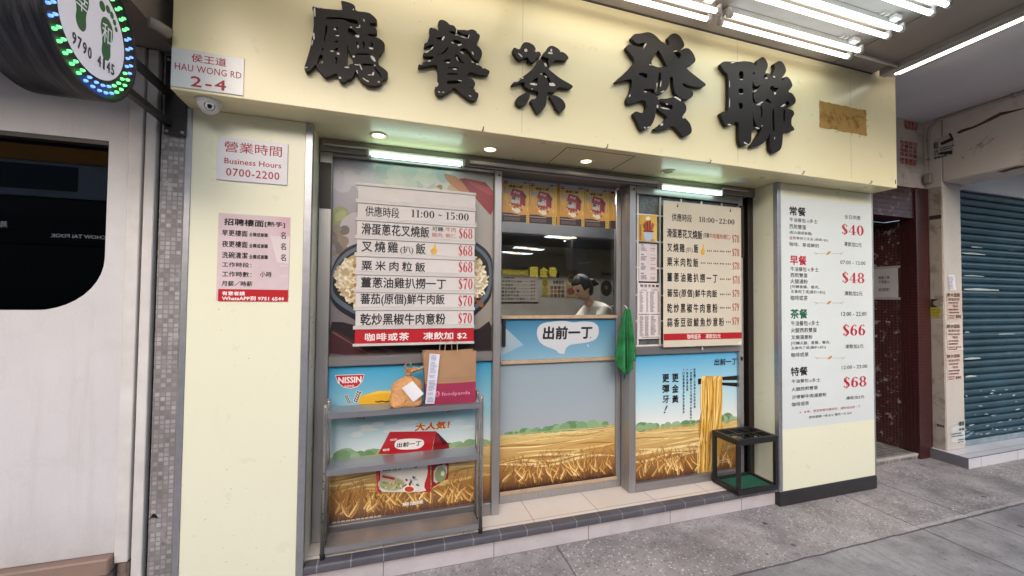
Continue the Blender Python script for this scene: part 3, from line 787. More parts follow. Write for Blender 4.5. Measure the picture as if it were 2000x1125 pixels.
letter('leftmost black character, a tall roofed shape with many strokes and torn white left edge', V(580, 0, 6.25), [([(180, 85), (215, 75), (300, 102), (430, 113), (565, 125), (545, 65), (535, 5), (600, 20), (680, 45), (712, 78), (714, 135), (870, 150), (925, 185), (978, 240), (980, 285), (905, 275), (880, 285), (900, 315), (955, 340), (980, 375), (978, 412), (862, 412), (862, 438), (985, 455), (1050, 500), (1077, 548), (1065, 600), (1020, 660), (990, 690), (995, 770), (1000, 795), (1060, 835), (1112, 880), (1110, 935), (1080, 968), (1045, 970), (1040, 1015), (990, 1042), (920, 1045), (850, 1028), (780, 985), (740, 915), (715, 860), (700, 900), (660, 965), (605, 968), (588, 1002), (540, 1000), (503, 955), (490, 885), (420, 915), (348, 943), (290, 890), (240, 812), (235, 775), (160, 860), (105, 878), (85, 830), (130, 700), (165, 570), (180, 470), (205, 330), (205, 180)],
 [[(355, 208), (540, 212), (600, 225), (735, 240), (750, 300), (690, 290), (620, 265), (560, 235), (355, 232)], [(350, 305), (368, 310), (372, 400), (340, 510), (325, 500), (340, 400)], [(465, 335), (502, 330), (502, 355), (470, 362)], [(465, 412), (517, 410), (517, 442), (465, 440)], [(460, 496), (505, 496), (505, 515), (462, 515)],
  [(620, 345), (655, 345), (740, 405), (755, 440), (715, 445), (650, 410), (620, 385)], [(722, 505), (738, 505), (750, 585), (730, 590)], [(798, 505), (820, 505), (834, 585), (815, 590)], [(900, 510), (922, 520), (932, 570), (905, 582), (888, 565), (912, 548)],
  [(613, 520), (625, 600), (660, 670), (685, 705), (675, 740), (690, 775), (655, 775), (612, 815)], [(303, 578), (333, 607), (300, 614)], [(500, 573), (500, 617), (438, 615)], [(280, 655), (330, 690), (305, 695), (325, 775), (270, 782), (242, 770)], [(450, 700), (493, 695), (493, 775), (455, 777), (483, 755), (470, 715)], [(705, 650), (890, 652), (885, 670), (715, 672)], [(775, 772), (930, 780), (925, 806), (850, 800), (805, 808)], [(945, 815), (1005, 880), (1040, 945), (1030, 950), (985, 890), (940, 830)]])],
 [(215, 155, 14, 70, 0), (250, 88, 45, 8, .25), (205, 440, 16, 50, -.1), (185, 520, 10, 40, .2), (110, 825, 22, 8, -.3), (465, 357, 20, 12, .3), (495, 436, 24, 8, 0), (818, 248, 7, 22, -.4), (745, 335, 28, 6, 0), (765, 318, 7, 18, 0), (735, 440, 28, 18, .1), (905, 590, 30, 14, .2), (748, 570, 10, 22, 0), (430, 625, 28, 8, .1), (505, 655, 20, 14, .2), (610, 822, 32, 10, 0), (525, 950, 18, 14, .5), (692, 690, 20, 16, .3), (935, 715, 16, 55, -.7), (930, 905, 14, 28, .4), (890, 915, 26, 7, 0), (780, 820, 8, 45, -.5), (730, 790, 34, 8, .1), (835, 975, 55, 8, .5), (735, 875, 8, 26, -.4), (998, 1000, 14, 10, 0), (950, 797, 10, 8, 0), (660, 333, 14, 10, 0), (690, 116, 9, 12, .3)])
letter('second black character from the left end, pointed top and two splayed feet', V(800, 30, 6.25), [([(345, 85), (375, 50), (430, 60), (475, 95), (490, 115), (540, 120), (570, 165), (575, 175), (690, 178), (700, 185), (770, 165), (830, 205), (862, 250), (850, 290), (800, 350), (860, 395), (887, 445), (880, 510), (850, 555), (810, 550), (770, 510), (700, 400), (640, 400), (610, 420), (660, 460), (760, 560), (830, 600), (910, 640), (985, 680), (960, 728), (830, 720), (735, 680), (690, 745), (750, 755), (800, 815), (800, 850), (785, 885), (730, 865), (790, 900), (842, 945), (838, 1010), (800, 1040), (740, 1035), (660, 975), (540, 870), (510, 910), (430, 960), (370, 990), (320, 950), (305, 890), (330, 850), (345, 780), (345, 650), (325, 590), (105, 645), (103, 598), (180, 570), (280, 530), (310, 500), (165, 500), (165, 455), (240, 430), (300, 375), (280, 350), (180, 390), (175, 350), (225, 320), (245, 220), (235, 165), (265, 145), (310, 155), (360, 195), (355, 120)],
 [[(470, 192), (555, 195), (560, 240), (500, 215)], [(310, 275), (400, 262), (425, 265), (400, 300), (350, 295)], [(590, 190), (640, 225), (680, 235), (735, 230), (715, 295), (620, 265), (585, 240)], [(545, 290), (635, 325), (615, 365), (560, 345), (525, 325)], [(390, 560), (490, 525), (505, 570)], [(545, 490), (580, 475), (620, 530), (690, 610), (640, 575), (590, 570)], [(465, 633), (600, 630), (590, 648), (465, 646)], [(455, 704), (590, 707), (590, 726), (455, 722)], [(455, 790), (590, 795), (635, 820), (560, 835), (455, 845)], [(310, 478), (400, 462), (485, 365), (450, 440), (400, 475)]])],
 [(225, 270, 8, 40, .3), (290, 152, 40, 7, .2), (410, 280, 12, 28, .5), (270, 405, 8, 30, .8), (210, 440, 34, 14, -.3), (240, 555, 22, 12, -.4), (140, 594, 26, 8, -.1), (572, 195, 5, 40, .1), (660, 265, 60, 7, .35), (720, 262, 7, 30, .3), (570, 240, 20, 6, 0), (610, 360, 26, 12, -.3), (525, 335, 18, 10, .4), (640, 455, 30, 8, .6), (770, 570, 22, 9, .3), (825, 598, 18, 8, .4), (900, 640, 20, 9, .2), (770, 460, 10, 24, -.5), (470, 577, 28, 8, 0), (580, 530, 7, 26, -.4), (552, 657, 28, 9, .1), (335, 845, 16, 30, .4), (360, 935, 18, 6, .5), (410, 938, 14, 6, -.2), (740, 985, 24, 6, .5), (815, 930, 28, 7, .7), (615, 798, 26, 5, .2), (830, 215, 14, 8, .6)])
letter('small middle black character in five loose pieces with round drop feet', V(980, 60, 6.62), [
 ([(465, 385), (500, 375), (540, 400), (600, 490), (660, 540), (760, 620), (935, 715), (890, 750), (720, 725), (700, 785), (660, 800), (590, 785), (585, 900), (570, 970), (530, 1030), (475, 1070), (440, 1040), (410, 970), (360, 890), (440, 880), (470, 840), (470, 775), (400, 770), (330, 745), (285, 705), (310, 670), (250, 665), (130, 710), (125, 690), (190, 640), (280, 590), (360, 530), (430, 460)], [[(470, 590), (465, 660), (430, 680), (370, 665)], [(550, 530), (640, 650), (600, 680), (590, 620), (520, 560)]]),
 ([(135, 245), (165, 212), (210, 240), (250, 235), (255, 185), (295, 145), (350, 150), (415, 185), (440, 230), (440, 265), (490, 270), (510, 305), (495, 345), (445, 350), (430, 400), (400, 410), (360, 390), (345, 345), (290, 345), (245, 380), (190, 345)], []),
 ([(515, 325), (540, 285), (580, 260), (580, 235), (620, 195), (670, 195), (730, 230), (760, 265), (830, 295), (870, 350), (840, 385), (690, 370), (640, 440), (610, 475), (600, 400), (610, 360), (560, 340)], []),
 ([(180, 910), (200, 860), (260, 825), (350, 780), (370, 830), (355, 890), (310, 950), (250, 975), (200, 955)], []),
 ([(610, 845), (640, 825), (720, 845), (790, 890), (825, 950), (825, 1000), (780, 1050), (740, 1050), (705, 1000), (660, 910)], [])],
 [(310, 255, 20, 22, .3), (240, 315, 10, 36, -.8), (445, 265, 20, 12, .5), (630, 290, 34, 14, .1), (640, 255, 14, 20, 0), (570, 445, 16, 34, -.5), (205, 645, 48, 12, -.4), (265, 612, 16, 12, 0), (410, 690, 44, 18, .1), (650, 695, 44, 22, .3), (510, 560, 14, 8, .5), (570, 595, 26, 10, .6), (765, 270, 14, 6, .4), (390, 755, 8, 8, 0)])
letter('large black character second from the right end, with star shaped spreading arms', V(1190, 50, 4.89), [
 ([(205, 115), (240, 78), (300, 75), (380, 58), (440, 90), (495, 150), (520, 160), (565, 195), (580, 165), (555, 115), (590, 80), (635, 70), (680, 100), (718, 170), (715, 205), (670, 240), (720, 215), (760, 215), (805, 265), (830, 335), (790, 375), (725, 388), (760, 430), (850, 500), (935, 565), (890, 590), (760, 575), (700, 542), (700, 575), (780, 610), (805, 640), (800, 670), (770, 700), (720, 705), (660, 680), (625, 640), (612, 570), (610, 488), (580, 488), (575, 560), (545, 620), (500, 645), (440, 655), (430, 645), (430, 605), (335, 602), (335, 630), (400, 640), (450, 665), (470, 700), (460, 750), (445, 820), (435, 890), (400, 960), (360, 985), (320, 1005), (295, 980), (260, 900), (225, 840), (255, 815), (310, 838), (340, 822), (358, 770), (345, 715), (310, 710), (200, 750), (170, 735), (165, 700), (195, 650), (218, 560), (218, 500), (60, 545), (55, 530), (130, 470), (200, 400), (245, 345), (230, 300), (152, 208), (185, 175), (230, 188), (310, 215), (350, 155), (270, 178), (230, 140)],
  [[(460, 235), (480, 240), (560, 402), (520, 388), (475, 402), (388, 370)], [(478, 440), (494, 450), (494, 540), (480, 605), (445, 632), (438, 625), (462, 560), (470, 500)], [(275, 465), (300, 445), (365, 460), (362, 505), (320, 490)], [(612, 250), (660, 250), (690, 275), (668, 320), (640, 290)]]),
 ([(470, 695), (540, 700), (610, 680), (660, 690), (720, 735), (740, 780), (730, 830), (700, 860), (735, 890), (770, 930), (790, 985), (785, 1030), (720, 1065), (690, 1040), (610, 945), (560, 985), (480, 998), (415, 990), (480, 950), (530, 905), (560, 865), (460, 800), (455, 765)], [[(475, 715), (560, 755), (605, 755), (605, 800), (560, 800), (490, 770)]])],
 [(340, 190, 8, 30, .5), (490, 560, 6, 34, .1), (510, 630, 20, 7, -.4), (345, 632, 16, 7, .1), (195, 670, 7, 16, .3), (655, 695, 44, 9, .6), (530, 790, 50, 8, .2), (460, 770, 9, 18, 0), (710, 875, 16, 14, .6), (500, 945, 16, 14, -.4), (340, 975, 12, 6, .6), (375, 970, 18, 5, -.4), (630, 245, 24, 5, -.2), (550, 750, 9, 7, 0), (455, 565, 5, 26, .1), (390, 374, 14, 6, .3)])
letter('rightmost black character, tight cluster of strokes on long hanging tails', V(1395, 100, 5.357), [([(60, 140), (95, 105), (190, 110), (290, 102), (380, 108), (420, 130), (440, 160), (445, 100), (500, 57), (530, 70), (562, 130), (560, 170), (530, 230), (570, 230), (595, 260), (610, 250), (640, 170), (620, 130), (690, 95), (730, 130), (755, 195), (740, 240), (700, 285), (765, 260), (800, 300), (822, 360), (800, 390), (770, 425), (820, 440), (855, 500), (850, 545), (800, 580), (740, 578), (770, 600), (830, 620), (840, 660), (810, 700), (805, 770), (838, 805), (838, 835), (720, 830), (715, 950), (700, 1030), (630, 1070), (590, 1040), (580, 960), (585, 840), (560, 920), (490, 985), (380, 1005), (385, 990), (430, 930), (480, 850), (500, 790), (450, 812), (405, 838), (392, 835), (388, 910), (385, 950), (350, 980), (295, 995), (265, 960), (258, 860), (258, 715), (140, 790), (110, 760), (65, 660), (70, 640), (120, 625), (150, 630), (150, 240), (110, 215)],
 [[(258, 210), (305, 208), (305, 295), (258, 290)], [(255, 390), (303, 388), (303, 445), (255, 440)], [(255, 540), (300, 538), (300, 605), (255, 600)], [(402, 300), (415, 350), (440, 372), (492, 348), (450, 400), (418, 430), (408, 470), (428, 525), (445, 538), (515, 530), (450, 555), (404, 540), (397, 420)], [(575, 390), (605, 352), (635, 385), (685, 378), (640, 420), (630, 445)], [(525, 515), (555, 492), (585, 520), (605, 548), (560, 535)], [(735, 540), (775, 520), (795, 555), (760, 570)], [(475, 565), (505, 590), (505, 690), (490, 695), (490, 610)], [(612, 605), (625, 605), (635, 830), (615, 850), (605, 700)], [(725, 600), (745, 610), (740, 740), (722, 740)], [(404, 600), (412, 700), (432, 755), (452, 792), (407, 812)], [(405, 220), (435, 222), (405, 250)], [(512, 270), (540, 240), (555, 255), (530, 280)], [(705, 300), (730, 275), (740, 290), (715, 305)]])],
 [(200, 118, 26, 7, -.2), (260, 105, 50, 5, -.05), (480, 545, 40, 9, -.4), (720, 570, 30, 10, -.5), (450, 805, 26, 6, .3), (330, 965, 30, 6, .5), (160, 770, 22, 8, .2), (430, 415, 22, 6, -.5), (160, 350, 4, 40, 0), (160, 540, 4, 60, 0), (470, 560, 16, 8, 0), (635, 440, 12, 14, .3), (545, 283, 14, 8, 0), (625, 268, 12, 8, .4), (282, 296, 24, 4, 0), (280, 446, 24, 4, 0), (632, 910, 4, 14, 0), (500, 780, 10, 5, 0)])

# ================================================================== NEIGHBOUR ON THE LEFT
YL = 2.30
nb = thing('neighbour_wall', 'white textured wall with dark round cornered shop window, left of the shop', 'wall', (-2, YL, 0))
# wall with a window opening, lower right corner rounded
wx1, wz1 = -1.247, 2.262; wz0 = 1.478; wx0 = -3.4
hole = [(wx0, wz1), (wx1, wz1), (wx1, wz0+.24)] + [(wx1-.24+.24*math.cos(a), wz0+.24-.24*math.sin(a)) for a in [k*math.pi/2/10 for k in range(1, 11)]] + [(wx0, wz0)]
mb = MB().prism([(-5, YL, .375), (-1.170, YL, .375), (-1.170, YL, 2.724), (-5, YL, 2.724)], (0, .14, 0), [[(x, YL, z) for x, z in hole]])
obj('wall_face', mb, STUCCO, nb)
win = obj('window_pane', MB().prism([(x, YL+.055, z) for x, z in [(wx0-.02, wz1+.02), (wx1+.02, wz1+.02), (wx1+.02, wz0-.02), (wx0-.02, wz0-.02)]], (0, .006, 0)), TINT, nb)
obj('window_lining', MB().box(wx0, wx1-.001, YL+.004, YL+.05, wz1-.02, wz1-.001), DARKBROWN, win)
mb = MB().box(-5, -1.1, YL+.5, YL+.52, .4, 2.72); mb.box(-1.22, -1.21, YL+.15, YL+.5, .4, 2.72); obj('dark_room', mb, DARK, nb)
mb = MB().box(-5, -1.171, YL-.045, YL+.14, .30, .372, .006); obj('ledge', mb, LEDGEB, nb)
obj('base_course', MB().box(-5, -1.171, YL-.015, YL+.14, 0, .298), LEDGED, nb)
po = thing('boundary_post', 'chipped white double post between the white wall and grey mosaic', 'post', (-1.1, YL, 0))
obj('broad_face', MB().box(-1.169, -1.118, YL-.012, YL+.1, .33, 2.72, .003), POST, po)
obj('narrow_face', MB().box(-1.109, -1.068, YL-.006, YL+.1, .0, 2.72, .003), POST, po)
obj('groove', MB().box(-1.1175, -1.1095, YL+.02, YL+.1, 0, 2.72), plain('dark groove', '6F6761', .8), po)  # groove coloured darker than the two faces
obj('broken_foot', MB().box(-1.167, -1.12, YL, YL+.1, 0, .326, .01), plain('bare broken concrete', '7A6A60', .9, 0, .4, 30, .6, 30, .01), po)
obj('gap', MB().box(-1.0675, -1.0525, YL+.03, YL+.1, 0, 2.72), DARK, po)
pi = thing('mosaic_pier', 'narrow worn grey mosaic pier between white post and cream pillar', 'pier', (-1.02, YL, 0))
obj('pier_face', MB().box(-1.052, -.956, YL+.008, 2.62, 0, 2.72), MOSA, pi)
mb = MB().prism([(-1.052, YL+.005, .50), (-1.036, YL+.004, .525), (-1.026, YL+.006, .52), (-1.016, YL+.004, .503), (-1.04, YL+.005, .508)], (0, .004, 0)); obj('flaked_hole', mb, DARK, pi)
# bracket plate and blade sign
bp = thing('bracket_plate', 'black steel wall plate carrying the round sign, beside the camera dome', 'plate', (-.99, YL, 2.42))
obj('plate', MB().box(-1.036, -.949, YL-.012, YL-.002, 2.318, 2.70, .002), BLACK, bp)
mb = MB()
for x, z in ((-1.024, 2.334), (-.962, 2.334), (-1.024, 2.68), (-.962, 2.68)): mb.lathe((x, YL-.012, z), (0, -1, 0), [(0, .008), (.004, .007), (.005, .0)], 8)
obj('bolt', mb, GREYPL, bp)
def m_wrap():
    t = NT('wrinkled black sheet'); x, y, z = t.sep()
    vec = t.comb(t.math('MULTIPLY', x, 34), t.math('MULTIPLY', y, 3), t.math('MULTIPLY', z, 3))
    n = t.noise(1, 5, .65, vec, .6)
    t.set(t.ramp(n, [(.45, lin('121115')), (.72, lin('4A484D'))]), .42); t.bump(n, .8, .01); return t.m  # streak highlights of the wrinkles put into the colour as lighter grey
XS, SW = -1.0, .20; sy, sz, sr = 1.757, 2.487, .240
sg = thing('blade_sign', 'round black light box sign ringed with green and blue LEDs, over the sidewalk', 'sign', (XS-SW/2, sy, sz))
drum = obj('drum', MB().lathe((XS-SW, sy, sz), (1, 0, 0), [(0, 0), (0, sr-.004), (.004, sr), (SW-.004, sr), (SW, sr-.004), (SW, sr-.014), (SW-.008, sr-.016), (SW-.008, 0)], 72), m_wrap(), sg)
for za, zb in ((2.512, 2.512), (2.372, 2.372)):
    ya = sy + math.sqrt(max(0, (sr-.004)**2-(za-sz)**2))
    obj('arm', MB().box(-1.032, -1.004, ya-.03, YL-.0125, za-.014, za+.014, .002), BLACK, sg)
face = Print(O=(XS-.006, sy, sz), u=(0, 1, 0), v=(0, 0, 1), n=(1, 0, 0)); face.step = .00004
face.poly(ell(0, 0, .165, .165, 60), 'E9E6F4', px=False)
def foot(cx, cz, s, mir, col='1B5B33'):
    m = -1 if mir else 1
    P = [(-.020*m, .050), (.004*m, .060), (.026*m, .045), (.030*m, .012), (.018*m, -.020), (.022*m, -.050), (.010*m, -.070), (-.008*m, -.072), (-.020*m, -.055), (-.016*m, -.02), (-.028*m, .02)]
    face.poly([(cx+a*s, cz+b*s) for a, b in chaikin(P, 2)], col, px=False)
    for a, b, r in ((-.022, .078, .013), (.002, .086, .010), (.020, .080, .009), (.033, .066, .008), (.042, .050, .007)):
        face.poly(ell(cx+a*m*s, cz+b*s, r*s, r*1.15*s, 12), col, px=False)
foot(-.062, .040, 1.22, True); foot(.062, .010, 1.22, False)
face.text('幸', -.090, .088, -.036, .018, 'E9E6F4', .0, px=False); face.text('和', .038, .056, .090, -.016, 'E9E6F4', .0, px=False)
# telephone number in a slight arc
for k, ch in enumerate('9790 4145'):
    if ch == ' ': continue
    a = -.10 + k*.0238; zc = -.092 - .0022*(4-abs(k-4)) 
    a += .0045 if ch == '1' else 0
    face.text(ch, a, zc+.021, a+(.010 if ch == '1' else .019), zc-.021, '1A1724', .035, px=False)
obj_face = face.build('lit_face', NT('lit acrylic face').m, sg)
fm = NT('lit acrylic face print'); va = fm.n('VertexColor'); va.layer_name = 'Col'; fm.set(va.outputs[0], .35); fm.link(va.outputs[0], fm.b.inputs['Emission Color']); fm.b.inputs['Emission Strength'].default_value = .08
obj_face.data.materials[0] = fm.m
LG = emit('green LED', (.06, 1, .16), .9); LB = emit('blue LED', (.06, .22, 1), .9)
led0 = {}
for col, m in (('g', LG), ('b', LB)): led0[col] = MB().lathe((0, 0, 0), (1, 0, 0), [(0, .0052), (.006, .0050), (.010, .0032), (.0115, 0)], 10).mesh('led', m)
for ringi, (rr, nn) in enumerate(((.184, 34), (.207, 38))):
    for k in range(nn):
        a = (k+.5*ringi)/nn*2*math.pi
        seg = int(((a/(2*math.pi))*8 + .35) % 8)
        o = bpy.data.objects.new('led', led0['g' if seg % 2 else 'b']); C.objects.link(o); o.parent = sg
        o.location = (SW/2-.008, rr*math.cos(a), rr*math.sin(a))
# pipe stub under the side soffit
p0, p1 = onZ((290, 42), 2.70), onZ((318, 54), 2.70)
tag(obj('waste_pipe', MB().tube([p0, p0.lerp(p1, .5), p1+Vector((.012, .03, -.006))], .022, 12), plain('dirty pipe', '8A8078', .6)), 'short dull pipe under the soffit beside the round sign', 'pipe')

# ================================================================== RIGHT SIDE: STAIR ENTRANCE, BEAM, COLUMN, SHUTTER
YE = 2.62
en = thing('stair_entrance', 'narrow dark entrance tiled in maroon mosaic, right of the menu pillar', 'entrance', (4.6, YE, 0))
obj('lintel', MB().box(3.93, 5.05, YE, YE+.25, 2.40, 2.71), BANDS, en)
obj('pilaster', MB().box(5.0505, 5.2395, YE-.02, YE+.12, 0, 2.708, .002), MAROON, en)
obj('side_wall', MB().box(5.055, 5.235, YE+.1205, 3.9, .05, 2.399), MAROOND, en)
obj('back_wall', MB().box(3.93, 5.06, 3.9, 3.95, 0, 2.6), YMOS, en)
obj('inner_wall', MB().box(3.93, 3.96, YE+.25, 3.9, 0, 2.6), YMOS, en)
obj('entry_ceiling', MB().box(3.93, 5.06, YE+.25, 3.95, 2.38, 2.399), INDARK, en)
sp_ = obj('step', MB().box(3.93, 5.05, YE-.002, 3.9, 0, .052, .006), ENTRYF, en)
obj('step_edge', MB().box(3.93, 5.05, YE-.006, YE+.03, .03, .0545, .004), plain('worn terrazzo edge', 'A9A29B', .7, 0, .2, 14), sp_)
mb = MB().box(4.66, 4.98, 3.86, 3.899, 1.55, 2.2, .004); obj('wall_mirror', mb, plain('dull panel', '8E8A8A', .3, .2), en)
pw = thing('plaster_wall', 'grimy plaster wall with old red lettered notices over the maroon entrance', 'wall', (4.6, YE, 2.7))
obj('wall_face', MB().box(3.89, 5.2495, YE+.01, YE+.2, 2.7105, 3.4), PLASTER, pw)
rn = Print(Y=YE+.008, view=V(1500, 0, 4))
for (l, t, r, b, n) in ((1062, 935, 1172, 965, 1), (1062, 970, 1170, 1010, 1), (1060, 1015, 1168, 1060, 1), (1030, 1090, 1170, 1125, 1)): pass
rv = V(1690, 200, 2.813); rn.view = rv
for txt, l, t, r, b in (('招租單位', 212, 95, 290, 125), ('電話查詢', 215, 122, 285, 145), ('即租即住', 190, 205, 288, 225), ('水電齊全', 190, 226, 284, 246), ('地點方便', 190, 248, 284, 268), ('租金面議', 190, 270, 284, 290), ('請電業主', 190, 300, 284, 318), ('洽商面談', 190, 318, 282, 334)): rn.text(txt, l, t, r, b+(r-l)*.19, 'A2463A', .03)
for k in range(7):
    x, z = random.uniform(190, 285), random.uniform(95, 330); rn.poly(ell(x, z, random.uniform(3, 7), random.uniform(2, 5), 8, random.random()), random.choice(['8E837C', 'A2968D', '7F7570']))
rn.build('red_notice', MATTE, pw)
nt_ = thing('paper_notice', 'white laminated paper notice taped to the maroon wall', 'notice', (5.05, 2.75, 1.7))
NX = 5.0495
def xz(q): p = onX(q, NX); return p.y, p.z
ya, za = xz((1735, 520)); yb, zb = xz((1789, 584))
YN0, YN1 = 2.76, 3.0
zt_, zb_ = 1.93, 1.58
obj('sheet', MB().box(NX-.0012, NX+.003, YN0, YN1, zb_, zt_), plain('laminated paper', 'B9B4B4', .3), nt_)
np_ = Print(O=(NX-.0014, 0, 0), u=(0, -1, 0), v=(0, 0, 1), n=(-1, 0, 0))
for k, (a, b, tx) in enumerate(((1.83, 1.795, '閒雜人等'), (1.785, 1.75, '不准進入'), (1.70, 1.665, 'NO ENTRY'), )): np_.text(tx, -2.93, a, -2.83, b, '5A5658', .02, px=False)
np_.build('lettering', MATTE, nt_)
for zc_ in (zt_-.01, zb_+.01): obj('tape', MB().box(NX-.002, NX+.002, YN0-.02, YN1+.02, zc_-.012, zc_+.012), plain('clear tape', 'A59F9C', .25), nt_)

bmth = thing('beam', 'stained peeling concrete beam running out to the street above the column', 'beam', (5.4, .6, 2.75))
obj('beam_body', MB().box(5.25, 5.6, .55, 2.495, 2.752, 3.75, .012).box(5.25, 5.6, 2.4955, 2.73, 2.7105, 3.75, .004), BEAM, bmth)
mb = MB(); rg = random.Random(9)
bx = lambda q: onX(q, 5.2485)
P = [bx(V(1690, 200, 2.813)(*q)) for q in ((500, 165), (530, 148), (590, 132), (640, 108), (690, 80), (740, 55), (800, 45), (872, 30), (872, 36), (800, 56), (745, 72), (700, 95), (650, 118), (600, 140), (545, 160), (515, 172))]
obj('broken_edge', MB().prism(P, (.004, 0, 0)), plain('exposed brown core', '5C4331', .9, 0, .5, 30, .7, 40, .01), bmth)
P = [bx(V(1690, 200, 2.813)(*q)) for q in ((720, 382), (770, 368), (830, 352), (872, 346), (872, 356), (800, 372), (760, 385))]
obj('broken_edge', MB().prism(P, (.004, 0, 0)), plain('dark broken edge', '4E423C', .9, 0, .5, 30, .7, 40, .01), bmth)
sw = thing('wall_over_shutter', 'plain blue grey wall face between the beam and the shutter', 'wall', (7, 2.5, 2.7))
obj('wall_face', MB().box(5.604, 11, 2.50, 2.7, 2.712, 3.405), plain('blue grey wall paint', 'A2A3A9', .6, 0, .1, 2), sw)
cl = thing('column', 'white painted column with stained stone side, between entrance and shutter', 'column', (5.4, 2.5, .1))
obj('front_face', MB().box(5.262, 5.540, 2.498, 2.62, .101, 2.7095, .003), WCOL, cl)
obj('stone_side', MB().box(5.245, 5.2615, 2.505, 2.598, .101, 2.7095), STONE, cl)
obj('dark_band', MB().box(5.2425, 5.2445, 2.503, 2.598, 2.39, 2.43), plain('dark tile band', '3B2A2C', .4), cl)
# shutter with curved slats
sh = thing('roller_shutter', 'dusty teal roller shutter, closed, on the white tiled ledge', 'shutter', (7, 2.54, .1))
def slat_fn():
    mb = MB(); N = 35; z0, z1 = .155, 2.708; h = (z1-z0)/N; prof = []
    for k in range(N):
        b = z0+k*h
        for f_, d in ((.0, .0), (.06, .012), (.16, .002), (.35, -.008), (.55, -.0125), (.75, -.010), (.90, -.002), (.97, .010)): prof.append((b+f_*h, d))
    prof.append((z1, 0))
    V0 = [[mb.bm.verts.new((x, 2.535+d, z)) for z, d in prof] for x in (5.542, 8.6)]
    for i in range(len(prof)-1): mb.bm.faces.new((V0[0][i], V0[1][i], V0[1][i+1], V0[0][i+1]))
    return mb
obj('curtain', slat_fn(), SHUT, sh)
obj('bottom_bar', MB().box(5.542, 8.6, 2.52, 2.55, .102, .156, .004), plain('scuffed shutter bar', '8FA0A6', .4, .4, .3, 8), sh)
sm = Print(Y=2.520); rg = random.Random(4)
for k in range(40):
    x, z = rg.uniform(5.56, 6.7), .2+rg.random()**2*.5
    L = rg.uniform(.02, .1); sm.stroke([(x, z, .003), (x+L*.5, z+rg.uniform(-.006, .006), rg.uniform(.006, .016)), (x+L, z+rg.uniform(-.01, .01), .003)], rg.choice(['9FB0B4', 'B9C6C8', '7F989E']), px=False)
for x, z, a, b in ((5.62, 1.83, .35, .012), (5.62, 1.69, .6, .022), (5.6, 2.06, .4, .018), (5.75, 2.13, .2, .012), (5.60, .98, .28, .02), (5.62, .80, .18, .02), (5.62, 1.25, .08, .012), (6.2, 1.22, .3, .01)):
    sm.stroke([(x, z, b*.5), (x+a*.4, z+.003, b), (x+a, z, b*.4)], 'A8B2B1', px=False)
sm.build('scraped_paint', MATTE, sh)
lg = thing('tiled_ledge', 'low white tiled ledge under the teal shutter and column', 'ledge', (7, 2.4, 0))
obj('ledge_body', MB().box(5.205, 8.6, 2.327, 2.7, .0, .0985), LEDGET, lg)
obj('edge_trim', MB().box(5.200, 5.2045, 2.325, 2.62, 0, .1).box(5.2045, 8.6, 2.3225, 2.3265, .094, .1), plain('dark edge trim', '6A666A', .5), lg)
# flyers and stickers on the column
CY = 2.497
def flyer(name, label, view, quad, col, group=None, texts=(), bars=(), curl=.004):
    P = [onY(view(*q), CY) for q in quad]; c = sum(P, Vector())/4
    t = thing(name, label, 'flyer', tuple(c), group)
    mb = MB().grid(lambda u, v: (P[0].lerp(P[1], u)).lerp(P[3].lerp(P[2], u), v) + Vector((0, -.0015-curl*math.sin(u*3.1)*.4-curl*max(0, v-.8)*6*(1 if u > .5 else .4), 0)), 6, 8)
    obj('sheet', mb, plain('flyer paper '+name, col, .8, 0, .08, 12), t)
    pr_ = Print(Y=CY-.0045-curl*.4, view=view)
    for a in texts: pr_.text(*a)
    for a in bars: pr_.bars(*a)
    if pr_.vs: pr_.build('lettering', MATTE, t)
    return t
fv = V(1690, 500, 2.616)
flyer('flyer', 'small white sheet at the top of the column flyers', fv, ((420, 98), (455, 97), (462, 172), (430, 176)), 'D5D6DC', None, (), ((425, 104, 456, 168, 9, '8A8A92', .5, True, .4, 3),))
FG = 'repair flyers pasted on the white column'
for i, (y0, lab) in enumerate(((178, 'upper of the three brown repair flyers pasted down the white column'), (338, 'middle repair flyer on the white column with curled bottom corner'), (490, 'lowest of the three brown repair flyers on the white column'))):
    flyer('flyer', lab, fv, ((412, y0+4), (490, y0-2), (496, y0+140), (422, y0+152)), ('C3ADA0', 'CDB9AD', 'CBB5AA')[i], FG,
          (('鎅木造製', 418, y0+10, 484, y0+32, '4F3F3A', .02), ('專業師傅', 424, y0+36, 482, y0+52, '7A655C', .01), ('電話', 446, y0+70, 474, y0+84, '6A5850', .01), ('$80', 462, y0+122, 490, y0+142, '5A463F', .04)),
          ((426, y0+54, 484, y0+68, 1, '7A6860', .6, True, .2, i), (428, y0+88, 486, y0+118, 2, '6F5D55', .6, True, .3, i+5), (428, y0+122, 460, y0+144, 2, '6F5D55', .6, True, .3, i+9)), .006 if i == 1 else .003)
flyer('flyer', 'torn white and green stickers low on the white column', fv, ((438, 880), (508, 838), (508, 958), (440, 950)), 'C4C6C4', None, (('通渠', 478, 843, 506, 870, '3E4A3C', .03), ('免棚', 478, 876, 506, 894, '3A3F3A', .03)), ((442, 900, 506, 925, 2, '6A6C6A', .6, True, .3, 2), (474, 932, 504, 956, 2, '4A4C4A', .6, True, .2, 4)))
st_ = thing('sticker', 'small yellow sticker under torn black one on the stone side of the column', 'sticker', (5.243, 2.55, 1.5))
sp2 = Print(O=(5.2415, 0, 0), u=(0, -1, 0), v=(0, 0, 1), n=(-1, 0, 0), view=fv)
